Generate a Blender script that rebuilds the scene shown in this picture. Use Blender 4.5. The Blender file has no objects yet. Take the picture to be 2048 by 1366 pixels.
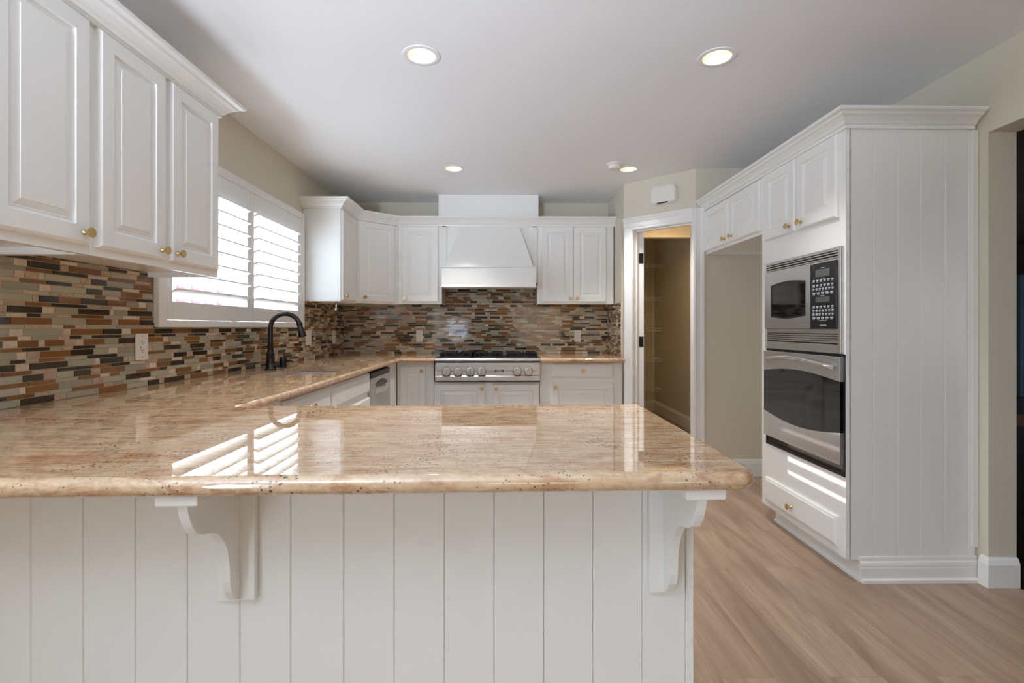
import bpy, bmesh, math, random
from mathutils import Vector, Matrix
C = bpy.context.scene
COL = C.collection
R = math.radians
PI = math.pi

# ------------------------------------------------------------------ camera, sky, sun, added rear fill, exposure
cam_d = bpy.data.cameras.new('camera'); cam = bpy.data.objects.new('camera', cam_d); COL.objects.link(cam)
cam.location = (0, 0, 1.18)
cam.rotation_euler = (PI/2, 0, -math.atan(0.014))
cam_d.sensor_width = 36.0; cam_d.lens = 36.0*1000/2048
cam_d.shift_y = -28/2048.0
cam_d.clip_start = 0.02
C.camera = cam

w = bpy.data.worlds.new('world'); C.world = w; w.use_nodes = True
bg = w.node_tree.nodes['Background']
bg.inputs['Color'].default_value = (0.72, 0.90, 1.12, 1); bg.inputs['Strength'].default_value = 7.0

sun_d = bpy.data.lights.new('sun', 'SUN'); sun = bpy.data.objects.new('sun', sun_d); COL.objects.link(sun)
sun.rotation_euler = Vector((1.0, -0.337, -0.295)).to_track_quat('-Z', 'Y').to_euler()
sun_d.energy = 5.0; sun_d.angle = R(0.35); sun_d.color = (1.0, 0.93, 0.82)

def area(name, loc, target, sx, sy, power, color):
    d = bpy.data.lights.new(name, 'AREA'); o = bpy.data.objects.new(name, d); COL.objects.link(o)
    d.shape = 'RECTANGLE'; d.size = sx; d.size_y = sy; d.energy = power; d.color = color
    o.location = loc; o.rotation_euler = (Vector(target)-Vector(loc)).to_track_quat('-Z', 'Y').to_euler()
    return o
area('rear_warm_fill', (1.1, -6.4, 1.3), (1.1, 0, 1.3), 1.5, 1.2, 13, (1.0, 0.78, 0.58))  # added warm fill in front of the solid rear wall, no window there

vs = C.view_settings
vs.view_transform = 'Standard'; vs.look = 'None'; vs.exposure = 0.50; vs.gamma = 1.0; vs.use_curve_mapping = False
C.cycles.max_bounces = 10; C.cycles.diffuse_bounces = 6; C.cycles.glossy_bounces = 5
C.cycles.transparent_max_bounces = 12; C.cycles.sample_clamp_indirect = 6.0
C.cycles.caustics_reflective = False; C.cycles.caustics_refractive = False

# ------------------------------------------------------------------ materials
def srgb(r, g, b):
    f = lambda c: (c/255/12.92) if c/255 <= 0.04045 else ((c/255+0.055)/1.055)**2.4
    return (f(r), f(g), f(b), 1.0)
def mat(name, col, rough=0.5, metal=0.0, **kw):
    m = bpy.data.materials.new(name); m.use_nodes = True
    b = m.node_tree.nodes['Principled BSDF']
    b.inputs['Base Color'].default_value = col; b.inputs['Roughness'].default_value = rough; b.inputs['Metallic'].default_value = metal
    for k, v in kw.items(): b.inputs[k.replace('_', ' ')].default_value = v
    return m
class NT:
    def __init__(s, m): s.t = m.node_tree; s.b = s.t.nodes['Principled BSDF']
    def n(s, typ, **kw):
        nd = s.t.nodes.new(typ)
        for k, v in kw.items(): setattr(nd, k, v)
        return nd
    def l(s, a, b): s.t.links.new(a, b)
    def coord(s, scale=(1, 1, 1), rot=(0, 0, 0), which='Object'):
        tc = s.n('ShaderNodeTexCoord'); mp = s.n('ShaderNodeMapping'); s.l(tc.outputs[which], mp.inputs['Vector'])
        mp.inputs['Scale'].default_value = scale; mp.inputs['Rotation'].default_value = rot
        return mp.outputs['Vector']
    def noise(s, vec, scale, detail=4, rough=0.55, dist=0.0):
        nd = s.n('ShaderNodeTexNoise'); s.l(vec, nd.inputs['Vector'])
        nd.inputs['Scale'].default_value = scale; nd.inputs['Detail'].default_value = detail
        nd.inputs['Roughness'].default_value = rough; nd.inputs['Distortion'].default_value = dist
        return nd.outputs['Fac']
    def ramp(s, fac, stops, interp='LINEAR'):
        nd = s.n('ShaderNodeValToRGB'); s.l(fac, nd.inputs['Fac']); cr = nd.color_ramp; cr.interpolation = interp
        while len(cr.elements) < len(stops): cr.elements.new(0.5)
        for e, (p, c) in zip(cr.elements, stops): e.position = p; e.color = c
        return nd.outputs['Color']
    def mix(s, fac, a, b, mode='MIX'):
        nd = s.n('ShaderNodeMix', data_type='RGBA', blend_type=mode)
        for sock, v in ((nd.inputs[0], fac), (nd.inputs[6], a), (nd.inputs[7], b)):
            if hasattr(v, 'is_output'): s.l(v, sock)
            else: sock.default_value = v
        return nd.outputs[2]
    def math(s, op, a, b=0.0):
        nd = s.n('ShaderNodeMath', operation=op)
        for sock, v in ((nd.inputs[0], a), (nd.inputs[1], b)):
            if hasattr(v, 'is_output'): s.l(v, sock)
            else: sock.default_value = v
        return nd.outputs[0]
    def bump(s, h, strength, dist=0.01):
        nd = s.n('ShaderNodeBump'); s.l(h, nd.inputs['Height']); nd.inputs['Strength'].default_value = strength
        nd.inputs['Distance'].default_value = dist; s.l(nd.outputs['Normal'], s.b.inputs['Normal'])
g = lambda v: (v, v, v, 1)
M = {}
M['cab'] = mat('cabinet_white', srgb(240, 240, 237), 0.28)
t = NT(M['cab']); t.bump(t.noise(t.coord((1, 1, 1)), 60, 3), 0.03, 0.004)
M['trim'] = mat('trim_white', srgb(240, 240, 238), 0.32)
M['wall'] = mat('wall_paint', srgb(220, 213, 196), 0.75)
t = NT(M['wall']); t.bump(t.noise(t.coord(), 45, 4), 0.12, 0.006)
M['ceil'] = mat('ceiling_paint', srgb(243, 243, 245), 0.8)
t = NT(M['ceil']); t.bump(t.ramp(t.noise(t.coord(), 26, 4, 0.6, 0.4), [(0.45, g(0)), (0.62, g(1))]), 0.05, 0.004)
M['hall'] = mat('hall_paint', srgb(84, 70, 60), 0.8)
M['steel'] = mat('brushed_steel', srgb(206, 206, 206), 0.27, 0.88)
t = NT(M['steel']); t.bump(t.noise(t.coord((1, 1, 260)), 6, 3), 0.03, 0.002)
M['steel_v'] = mat('soft_steel', srgb(206, 204, 200), 0.33, 0.9)
M['chrome'] = mat('chrome', srgb(220, 220, 222), 0.08, 1.0)
M['sink'] = mat('sink_steel', srgb(225, 226, 226), 0.4, 0.9)
M['brass'] = mat('brushed_brass', srgb(208, 178, 122), 0.28, 1.0)
M['bronze'] = mat('dark_bronze', srgb(62, 60, 60), 0.22, 0.85)
M['black'] = mat('black_enamel', srgb(20, 20, 24), 0.35)
M['iron'] = mat('cast_iron', srgb(24, 25, 31), 0.55)
M['bglass'] = mat('black_glass', srgb(17, 18, 19), 0.04, 0.0, IOR=1.6)
M['display'] = mat('display_grey', srgb(86, 88, 84), 0.2)
M['legend'] = mat('legend_grey', srgb(176, 184, 192), 0.5)
M['plastic'] = mat('white_plastic', srgb(236, 232, 226), 0.35)
M['slot'] = mat('dark_slot', srgb(38, 34, 30), 0.6)
M['wire'] = mat('white_wire', srgb(246, 244, 238), 0.4)
M['hinge'] = mat('black_hinge', srgb(22, 19, 17), 0.4, 0.6)
M['grey'] = mat('grey_plastic', srgb(150, 148, 144), 0.4)
M['red'] = mat('red_panel', srgb(190, 70, 78), 0.7)
M['stucco'] = mat('pale_stucco', srgb(226, 222, 220), 0.9)
M['bluecurtain'] = mat('blue_curtain', srgb(120, 148, 172), 0.8)
M['paleglass'] = mat('pale_window_glass', srgb(120, 124, 134), 0.3)
M['ground'] = mat('pale_paving', srgb(228, 228, 226), 0.9)

def emis(name, col, s):
    m = bpy.data.materials.new(name); m.use_nodes = True; nt = m.node_tree
    nt.nodes.remove(nt.nodes['Principled BSDF']); e = nt.nodes.new('ShaderNodeEmission')
    e.inputs[0].default_value = col; e.inputs[1].default_value = s
    nt.links.new(e.outputs[0], nt.nodes['Material Output'].inputs[0]); return m
M['lamp'] = emis('lamp_lens', srgb(255, 232, 200), 2.6)
def glass():
    m = bpy.data.materials.new('window_glass'); m.use_nodes = True; nt = m.node_tree
    nt.nodes.remove(nt.nodes['Principled BSDF'])
    tr = nt.nodes.new('ShaderNodeBsdfTransparent'); gl = nt.nodes.new('ShaderNodeBsdfGlossy'); gl.inputs['Roughness'].default_value = 0.02
    fr = nt.nodes.new('ShaderNodeFresnel'); fr.inputs[0].default_value = 1.45; mx = nt.nodes.new('ShaderNodeMixShader')
    ge = nt.nodes.new('ShaderNodeNewGeometry'); inv = nt.nodes.new('ShaderNodeMath'); inv.operation = 'SUBTRACT'; inv.inputs[0].default_value = 1.0
    ml = nt.nodes.new('ShaderNodeMath'); ml.operation = 'MULTIPLY'   # only the outer faces reflect
    nt.links.new(ge.outputs['Backfacing'], inv.inputs[1]); nt.links.new(fr.outputs[0], ml.inputs[0]); nt.links.new(inv.outputs[0], ml.inputs[1])
    nt.links.new(ml.outputs[0], mx.inputs[0]); nt.links.new(tr.outputs[0], mx.inputs[1]); nt.links.new(gl.outputs[0], mx.inputs[2])
    nt.links.new(mx.outputs[0], nt.nodes['Material Output'].inputs[0]); return m
M['glass'] = glass()

def granite():
    m = mat('granite', g(0.5), 0.012, 0.0, IOR=2.0); t = NT(m)
    v = t.coord((1.0, 5.5, 3.0), (0, 0, R(2))); v2 = t.coord((2.7, 15, 9), (0, 0, R(2))); v0 = t.coord()
    a = t.noise(v, 2.4, 8, 0.66, 0.9)
    base = t.ramp(a, [(0.28, srgb(184, 132, 92)), (0.40, srgb(212, 174, 136)), (0.50, srgb(222, 195, 158)), (0.60, srgb(212, 176, 136)), (0.74, srgb(232, 213, 184))])
    b = t.noise(v2, 2.1, 7, 0.72, 1.3)
    base = t.mix(t.ramp(b, [(0.49, g(0)), (0.63, g(0.7))]), base, srgb(166, 108, 68))
    fs = t.noise(t.coord((1.3, 34, 16), (0, 0, R(1.5))), 2.6, 5, 0.65, 0.3)
    base = t.mix(t.ramp(fs, [(0.34, g(0.22)), (0.5, g(0))]), base, srgb(150, 104, 74))
    base = t.mix(t.ramp(fs, [(0.55, g(0)), (0.72, g(0.22))]), base, srgb(232, 216, 192))
    b2 = t.noise(t.coord((1.6, 9, 5), (0.3, 0.2, 0.1)), 3.1, 7, 0.7, 0.5)
    base = t.mix(t.ramp(b2, [(0.56, g(0)), (0.72, g(0.5))]), base, srgb(150, 138, 126))
    iso = t.noise(t.coord((1, 1.6, 1.6)), 13, 5, 0.65, 0.8)
    base = t.mix(t.ramp(iso, [(0.52, g(0)), (0.66, g(0.5))]), base, srgb(172, 108, 70))
    base = t.mix(t.ramp(iso, [(0.34, g(0.3)), (0.46, g(0))]), base, srgb(224, 208, 180))
    gr = t.noise(v0, 85, 3, 0.7)
    base = t.mix(t.ramp(gr, [(0.3, g(0.22)), (0.5, g(0))]), base, srgb(138, 92, 64))
    base = t.mix(t.ramp(gr, [(0.52, g(0)), (0.72, g(0.25))]), base, srgb(238, 222, 198))
    vo = t.n('ShaderNodeTexVoronoi'); t.l(v0, vo.inputs['Vector']); vo.inputs['Scale'].default_value = 95
    cl = t.noise(v0, 5.5, 3)
    sp = t.math('LESS_THAN', vo.outputs['Distance'], t.math('MULTIPLY', t.math('SUBTRACT', cl, 0.385), 1.15))
    base = t.mix(t.math('MULTIPLY', sp, 0.85), base, srgb(62, 34, 27))
    t.l(base, t.b.inputs['Base Color']); return m
M['granite'] = granite()

def laminate(name, tones, rough):
    m = mat(name, g(0.4), rough); t = NT(m)
    tc = t.n('ShaderNodeTexCoord'); mp = t.n('ShaderNodeMapping'); t.l(tc.outputs['Object'], mp.inputs['Vector']); mp.inputs['Rotation'].default_value = (0, 0, R(90))
    br = t.n('ShaderNodeTexBrick'); t.l(mp.outputs['Vector'], br.inputs['Vector'])
    br.inputs['Scale'].default_value = 1.0; br.inputs['Brick Width'].default_value = 1.22; br.inputs['Row Height'].default_value = 0.182
    br.inputs['Mortar Size'].default_value = 0.0007; br.inputs['Mortar Smooth'].default_value = 0.6; br.offset = 0.37
    br.inputs['Color1'].default_value = g(0.0); br.inputs['Color2'].default_value = g(1.0); br.inputs['Mortar'].default_value = g(0.4)
    # board offset for the grain
    add = t.n('ShaderNodeVectorMath', operation='MULTIPLY_ADD'); t.l(br.outputs['Color'], add.inputs[0])
    add.inputs[1].default_value = (7.3, 3.1, 5.7); t.l(tc.outputs['Object'], add.inputs[2])
    m2 = t.n('ShaderNodeMapping'); t.l(add.outputs[0], m2.inputs['Vector']); m2.inputs['Scale'].default_value = (5.5, 0.55, 1)
    n1 = t.noise(m2.outputs['Vector'], 1.3, 5, 0.6, 1.2)
    m3 = t.n('ShaderNodeMapping'); t.l(add.outputs[0], m3.inputs['Vector']); m3.inputs['Scale'].default_value = (120, 3.2, 1)
    n2 = t.noise(m3.outputs['Vector'], 1.6, 5, 0.65, 0.4)
    base = t.ramp(n1, [(0.3, tones[0]), (0.5, tones[1]), (0.7, tones[2])])
    wv = t.n('ShaderNodeTexWave', wave_type='RINGS'); t.l(m2.outputs['Vector'], wv.inputs['Vector']); wv.inputs['Scale'].default_value = 1.4
    wv.inputs['Distortion'].default_value = 7.0; wv.inputs['Detail'].default_value = 2.5; wv.inputs['Detail Scale'].default_value = 0.7
    base = t.mix(t.ramp(wv.outputs['Fac'], [(0.0, g(0.16)), (0.35, g(0.0))]), base, tones[0])
    base = t.mix(t.ramp(n2, [(0.38, g(0.34)), (0.56, g(0))]), base, tones[0])
    base = t.mix(t.math('MULTIPLY', br.outputs['Color'], 0.26), base, tones[3])
    base = t.mix(t.math('MULTIPLY', br.outputs['Fac'], 0.55), base, srgb(84, 66, 52))
    t.l(base, t.b.inputs['Base Color']); t.bump(n2, 0.10, 0.003); return m
M['floor'] = laminate('floor_laminate', (srgb(130, 105, 86), srgb(174, 149, 127), srgb(192, 169, 147), srgb(152, 129, 111)), 0.36)
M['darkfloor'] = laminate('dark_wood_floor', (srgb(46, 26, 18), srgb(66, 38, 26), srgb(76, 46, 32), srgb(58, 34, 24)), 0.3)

def tilemat(name, col, rough, kind):
    m = mat(name, col, rough); t = NT(m)
    at = t.n('ShaderNodeAttribute', attribute_name='tint')
    if kind == 'glass':
        m.node_tree.nodes['Principled BSDF'].inputs['IOR'].default_value = 1.5
        st = t.noise(t.coord((8, 8, 90)), 3, 3)
        base = t.mix(t.math('MULTIPLY', at.outputs['Fac'], 0.75), col, tuple(c*0.55 for c in col[:3])+(1,))
        base = t.mix(t.math('MULTIPLY', st, 0.25), base, tuple(min(1, c*1.5) for c in col[:3])+(1,))
    else:
        nz = t.noise(t.coord(), 55, 5, 0.7)
        base = t.mix(t.math('MULTIPLY', at.outputs['Fac'], 0.8), col, tuple(c*0.72 for c in col[:3])+(1,))
        base = t.mix(t.ramp(nz, [(0.40, g(0.5)), (0.6, g(0))]), base, srgb(150, 118, 98) if kind == 'marble' else srgb(196, 172, 142))
    t.l(base, t.b.inputs['Base Color']); return m
TILES = [mat('grout', srgb(212, 198, 172), 0.9),
         tilemat('tile_amber_glass', srgb(142, 98, 58), 0.07, 'glass'),
         tilemat('tile_dark_glass', srgb(66, 58, 46), 0.06, 'glass'),
         tilemat('tile_sage_glass', srgb(178, 173, 152), 0.09, 'glass'),
         tilemat('tile_cream_stone', srgb(230, 216, 194), 0.55, 'stone'),
         tilemat('tile_rose_marble', srgb(208, 182, 156), 0.4, 'marble')]

# ------------------------------------------------------------------ mesh helpers
def B(): return bmesh.new()
def obj(name, bm, m, parent=None, loc=None, smooth=False, bevel=0.0, flat_caps=False):
    me = bpy.data.meshes.new(name)
    bmesh.ops.recalc_face_normals(bm, faces=bm.faces[:])
    bm.to_mesh(me); bm.free()
    for mm in (m if isinstance(m, (list, tuple)) else [m]): me.materials.append(mm)
    o = bpy.data.objects.new(name, me); COL.objects.link(o)
    if parent is not None: o.parent = parent
    if loc is not None: o.location = loc
    if smooth:
        for p in me.polygons: p.use_smooth = len(p.vertices) > 0 and not (flat_caps and abs(p.normal.z) > 0.999)
        md = o.modifiers.new('es', 'EDGE_SPLIT'); md.split_angle = R(38)
    if bevel > 0:
        md = o.modifiers.new('bv', 'BEVEL'); md.width = bevel; md.segments = 2; md.limit_method = 'ANGLE'; md.angle_limit = R(50)
    return o
def inst(src, parent, loc, rot=None, name=None):
    o = src.copy(); COL.objects.link(o); o.parent = parent; o.location = loc
    if rot is not None: o.rotation_euler = rot
    if name: o.name = name
    return o
def thing(name, label, cat, loc=(0, 0, 0), rotz=0.0, group=None):
    o = bpy.data.objects.new(name, None); COL.objects.link(o); o.empty_display_size = 0.05
    o.location = loc; o.rotation_euler = (0, 0, rotz); o['label'] = label; o['category'] = cat
    if group: o['group'] = group
    return o
def tag(o, label, cat, group=None):
    o['label'] = label; o['category'] = cat
    if group: o['group'] = group
    return o
def struct(o): o['kind'] = 'structure'; return o
def box(bm, x0, x1, y0, y1, z0, z1):
    v = [bm.verts.new((x, y, z)) for x in (x0, x1) for y in (y0, y1) for z in (z0, z1)]
    for f in ((0, 1, 3, 2), (4, 6, 7, 5), (0, 4, 5, 1), (2, 3, 7, 6), (0, 2, 6, 4), (1, 5, 7, 3)): bm.faces.new([v[i] for i in f])
    return bm
def bx(*a): return box(B(), *a)
def prism(bm, pts, d0, d1, axis):
    # pts: 2-D outline; axis = extrusion axis (x: pts are (y,z); y: (x,z); z: (x,y))
    f = {'x': lambda p, d: (d, p[0], p[1]), 'y': lambda p, d: (p[0], d, p[1]), 'z': lambda p, d: (p[0], p[1], d)}[axis]
    a = [bm.verts.new(f(p, d0)) for p in pts]; b = [bm.verts.new(f(p, d1)) for p in pts]; n = len(pts)
    bm.faces.new(a); bm.faces.new(b[::-1])
    for i in range(n): bm.faces.new((a[i], a[(i+1) % n], b[(i+1) % n], b[i]))
    return bm
def lathe(bm, prof, seg=24, axis='z', c=(0, 0, 0)):
    def pt(r, h, a):
        u, v = r*math.cos(a), r*math.sin(a)
        p = {'z': (u, v, h), 'y': (u, h, v), 'x': (h, u, v)}[axis]
        return (p[0]+c[0], p[1]+c[1], p[2]+c[2])
    rings = []
    for r, h in prof:
        if r < 1e-6: rings.append([bm.verts.new(pt(0, h, 0))])
        else: rings.append([bm.verts.new(pt(r, h, 2*PI*k/seg)) for k in range(seg)])
    for a, b in zip(rings, rings[1:]):
        for k in range(seg):
            q = [a[k % len(a)], a[(k+1) % seg % len(a)], b[(k+1) % seg % len(b)], b[k % len(b)]]
            q = list(dict.fromkeys(q))
            if len(q) > 2: bm.faces.new(q)
    return bm
def tube(bm, pts, r, seg=12, caps=True):
    pts = [Vector(p) for p in pts]; n = len(pts); rs = r if isinstance(r, (list, tuple)) else [r]*n
    up = None; rings = []
    for i, p in enumerate(pts):
        d = (pts[min(i+1, n-1)]-pts[max(i-1, 0)]).normalized()
        if up is None: up = d.orthogonal().normalized()
        up = (up-d*up.dot(d)).normalized(); s = d.cross(up)
        rings.append([bm.verts.new(p+(up*math.cos(2*PI*k/seg)+s*math.sin(2*PI*k/seg))*rs[i]) for k in range(seg)])
    for a, b in zip(rings, rings[1:]):
        for k in range(seg): bm.faces.new((a[k], a[(k+1) % seg], b[(k+1) % seg], b[k]))
    if caps: bm.faces.new(rings[0][::-1]); bm.faces.new(rings[-1])
    return bm
def offset_path(pts, d, closed=False, flags=None):
    # move each edge to its right by d (open or closed polyline)
    n = len(pts); out = []
    ne = n if closed else n-1
    def line(i):
        i %= n; a, b = Vector(pts[i]), Vector(pts[(i+1) % n]); e = (b-a).normalized(); nr = Vector((e.y, -e.x))
        dd = d if flags is None else d*flags[i]
        return a+nr*dd, e
    for i in range(n):
        if not closed and i == 0: p, e = line(0); out.append(p); continue
        if not closed and i == n-1:
            a, e = line(n-2); out.append(Vector(pts[n-1])+(a-Vector(pts[n-2]))); continue
        p, e = line(i-1); q, f = line(i); den = e.x*f.y-e.y*f.x
        if abs(den) < 1e-6: out.append(q); continue
        s = ((q.x-p.x)*f.y-(q.y-p.y)*f.x)/den; out.append(p+e*s)
    return out
def sweep(bm, path, prof):
    # profile (out, z) carried along a path in plan; out goes to the right of the path
    rows = [[bm.verts.new((p.x, p.y, z)) for p in offset_path(path, o)] for o, z in prof]
    m = len(rows); n = len(path)
    for j in range(m):
        a, b = rows[j], rows[(j+1) % m]
        for i in range(n-1): bm.faces.new((a[i], a[i+1], b[i+1], b[i]))
    bm.faces.new([r[0] for r in rows]); bm.faces.new([r[-1] for r in rows][::-1])
    return bm
def ringpanel(bm, w, h, rings, ox=0.0, oz=0.0, oy=0.0):
    prev = None
    for ins, y in rings:
        r = [bm.verts.new((ox+x, oy+y, oz+z)) for x, z in ((ins, ins), (w-ins, ins), (w-ins, h-ins), (ins, h-ins))]
        if prev is None: bm.faces.new(r)
        else:
            for k in range(4): bm.faces.new((prev[k], prev[(k+1) % 4], r[(k+1) % 4], r[k]))
        prev = r
    bm.faces.new(prev[::-1]); return bm
T = 0.02
def door_bm(w, h, ox, oz, oy=0.0, st=0.056, bev=0.034):
    return ringpanel(B(), w, h, [(0, 0), (0, -0.012), (0.004, -0.0165), (0.006, -0.018), (0.009, -T), (st, -T), (st+0.003, -0.0135), (st+0.009, -0.0115), (st+0.013, -0.0125), (st+0.016, -0.0115),
                                 (st+bev, -0.0175), (st+bev+0.001, -0.019)], ox, oz, oy)
def drawer_bm(w, h, ox, oz, oy=0.0):
    return ringpanel(B(), w, h, [(0, 0), (0, -0.010), (0.005, -0.0145), (0.012, -0.0155), (0.014, -0.0185), (0.017, -T)], ox, oz, oy)
def rot2(p, a): return (p[0]*math.cos(a)-p[1]*math.sin(a), p[0]*math.sin(a)+p[1]*math.cos(a))
def text_mesh(s, size):
    cu = bpy.data.curves.new('lettering', 'FONT'); cu.body = s; cu.size = size; cu.align_x = 'CENTER'; cu.align_y = 'CENTER'; cu.extrude = 0.0003
    o = bpy.data.objects.new('lettering', cu); COL.objects.link(o)
    dg = bpy.context.evaluated_depsgraph_get(); dg.update()
    me = bpy.data.meshes.new_from_object(o.evaluated_get(dg)); bpy.data.objects.remove(o); bpy.data.curves.remove(cu)
    return me
# shared knob: round disc knob, axis along -y, seat at y = 0
KN = lathe(B(), [(0.0, 0.0), (0.008, 0.0), (0.0085, -0.002), (0.0065, -0.006), (0.005, -0.012), (0.0055, -0.018), (0.009, -0.0215), (0.0155, -0.0225), (0.0158, -0.0262), (0.0150, -0.0268), (0, -0.0268)], 20, 'y')
KNOB = bpy.data.meshes.new('knob'); bmesh.ops.recalc_face_normals(KN, faces=KN.faces[:]); KN.to_mesh(KNOB); KN.free(); KNOB.materials.append(M['brass'])
for p in KNOB.polygons: p.use_smooth = True
def knob(parent, loc):
    o = bpy.data.objects.new('knob', KNOB); COL.objects.link(o); o.parent = parent; o.location = loc
    md = o.modifiers.new('es', 'EDGE_SPLIT'); md.split_angle = R(35)
    o['label'] = 'round brass knob'; return o
def door(root, x, z, w, h, kx, kz, oy=0.0, **kw):
    d = obj('door', door_bm(w, h, x, z, oy, **kw), M['cab'], root)
    knob(d, (x+kx, oy-T, z+kz)); return d
def drawer(root, x, z, w, h, oy=0.0, kn=True):
    d = obj('drawer', drawer_bm(w, h, x, z, oy), M['cab'], root)
    if kn: knob(d, (x+w/2, oy-T, z+h/2))
    return d

# ------------------------------------------------------------------ added unseen uplighter behind the camera, brightens the ceiling
ul = thing('added_uplighter', 'added white uplighter out of view behind the camera, brightening the ceiling', 'added fill light', (-1.12, -1.5, 0))
obj('base', lathe(B(), [(0, 0), (0.14, 0), (0.14, 0.015), (0.02, 0.03), (0, 0.03)], 28), M['trim'], ul, smooth=True)
obj('pole', lathe(B(), [(0, 0.03), (0.012, 0.03), (0.012, 1.0), (0, 1.0)], 16), M['trim'], ul, smooth=True)
obj('lamp_shade', lathe(B(), [(0, 1.0), (0.05, 1.0), (0.27, 1.13), (0.265, 1.13), (0.045, 1.008), (0, 1.008)], 32), M['trim'], ul, smooth=True)
d = bpy.data.lights.new('uplight', 'SPOT'); d.energy = 610; d.spot_size = R(90); d.spot_blend = 1.0; d.shadow_soft_size = 0.25; d.color = (0.78, 0.92, 1.12)
o = bpy.data.objects.new('uplight', d); COL.objects.link(o); o.parent = ul; o.location = (0, 0, 1.15); o.rotation_euler = Vector((0.10, 0.75, 0.69)).to_track_quat('-Z', 'Y').to_euler()

# ------------------------------------------------------------------ room shell
XL, XR, YB, YR, HC = -1.63, 2.20, 5.06, -6.5, 2.44
A, Bp = Vector((1.045, 4.379)), Vector((1.512, 3.945))     # the slanted pantry wall
du = (Bp-A).normalized(); dn = Vector((-du.y, du.x))       # along the wall, and into the pantry
LD = (Bp-A).length
def D2(s, h): p = A+du*s+dn*h; return (p.x, p.y)
struct(obj('floor', bx(XL-0.3, 2.33, YR-0.2, 7.3, -0.05, 0), M['floor']))
LIGHTS = [(-0.387, 2.32), (0.987, 2.315), (-0.408, 3.965), (0.98, 3.96)]
def ceiling():
    bm = B(); es = []
    def loop(ps):
        v = [bm.verts.new((p[0], p[1], HC)) for p in ps]
        es.extend(bm.edges.new((v[i], v[(i+1) % len(v)])) for i in range(len(v)))
    loop([(XL-0.15, YR-0.15), (2.33, YR-0.15), (2.33, 7.25), (XL-0.15, 7.25)])
    for x, y in LIGHTS: loop([(x+0.07*math.cos(2*PI*k/32), y+0.07*math.sin(2*PI*k/32)) for k in range(32)])
    bmesh.ops.triangle_fill(bm, use_beauty=True, edges=es)
    return bm
ce = obj('ceiling', ceiling(), M['ceil']); struct(ce)
roof = struct(obj('roof', bx(XL-0.15, 2.33, YR-0.15, 7.25, HC+0.22, HC+0.26), M['ceil']))
# left wall with the sink window and the garden door opening
WY0, WY1, WZ0, WZ1 = 2.40, 3.95, 1.215, 2.045
bm = B(); x0, x1 = XL-0.15, XL
box(bm, x0, x1, YR, -2.5, 0, HC); box(bm, x0, x1, -2.5, -1.4, 2.05, HC); box(bm, x0, x1, -1.4, WY0, 0, HC)
box(bm, x0, x1, WY0, WY1, 0, WZ0); box(bm, x0, x1, WY0, WY1, WZ1, HC); box(bm, x0, x1, WY1, YB, 0, HC)
wall_left = struct(obj('wall_left', bm, M['wall']))
bm = B(); box(bm, XL-0.15, A.x, YB, YB+0.12, 0, HC)
wall_back = struct(obj('wall_back', bm, M['wall']))
# return wall, pantry front, pantry shell
bm = B(); prism(bm, [(A.x, A.y), (A.x, YB+0.12), (A.x+0.12, YB+0.12), (A.x+0.12, A.y+0.055), D2(0.0, 0.0)], 0, HC, 'z') if False else box(bm, A.x, A.x+0.12, A.y+0.09, 7.08, 0, HC)
wall_return = struct(obj('wall_return', bm, M['wall']))
DS0, DS1, DH = 0.085, 0.607, 2.03
bm = B()
prism(bm, [D2(0, 0), D2(DS0, 0), D2(DS0, 0.12), D2(0.03, 0.12)], 0, HC, 'z')
prism(bm, [D2(DS1, 0), D2(LD, 0), D2(LD+0.02, 0.12), D2(DS1, 0.12)], 0, HC, 'z')
prism(bm, [D2(DS0, 0), D2(DS1, 0), D2(DS1, 0.12), D2(DS0, 0.12)], DH, HC, 'z')
wall_pantry = struct(obj('wall_pantry', bm, M['wall']))
bm = B(); box(bm, Bp.x, XR, Bp.y, Bp.y+0.12, 0, HC)
wall_alcove = struct(obj('wall_alcove', bm, M['wall']))
struct(obj('wall_pantry_right', bx(2.13, 2.25, Bp.y+0.12, 7.2, 0, HC), M['wall']))
struct(obj('pantry_soffit_beam', bx(A.x+0.121, 2.129, 5.30, 5.40, 2.14, HC), M['wall']))
struct(obj('wall_pantry_back', bx(A.x, 2.13, 7.08, 7.2, 0, HC), M['wall']))
YO = 2.245; ZO = 2.07
bm = B(); box(bm, XR, XR+0.13, YO, Bp.y+0.12, 0, HC); box(bm, XR, XR+0.13, 0.3, YO, ZO, HC); box(bm, XR, XR+0.13, YR, 0.3, 0, HC)
struct(obj('wall_right', bm, M['wall']))
bm = B(); box(bm, XL-0.15, XR+0.13, YR-0.15, YR, 0, HC)
struct(obj('wall_rear', bm, M['wall']))
# baseboards
BB = [(0, 0), (0.018, 0), (0.018, 0.105), (0.012, 0.125), (0.006, 0.133), (0, 0.136)]
struct(obj('baseboard_right', sweep(B(), [(XR, 2.278), (XR, YO), (XR+0.13, YO)][::1], [(-o if False else o, z) for o, z in BB]), M['trim'], bevel=0.001))
struct(obj('baseboard_alcove', sweep(B(), [(1.575, Bp.y), (XR, Bp.y)], BB), M['trim']))
struct(obj('baseboard_pantry', sweep(B(), [(A.x+0.12, 7.08), (2.13, 7.08), (2.13, Bp.y+0.14)], [(o, z*1.08) for o, z in BB]), M['trim']))
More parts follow.
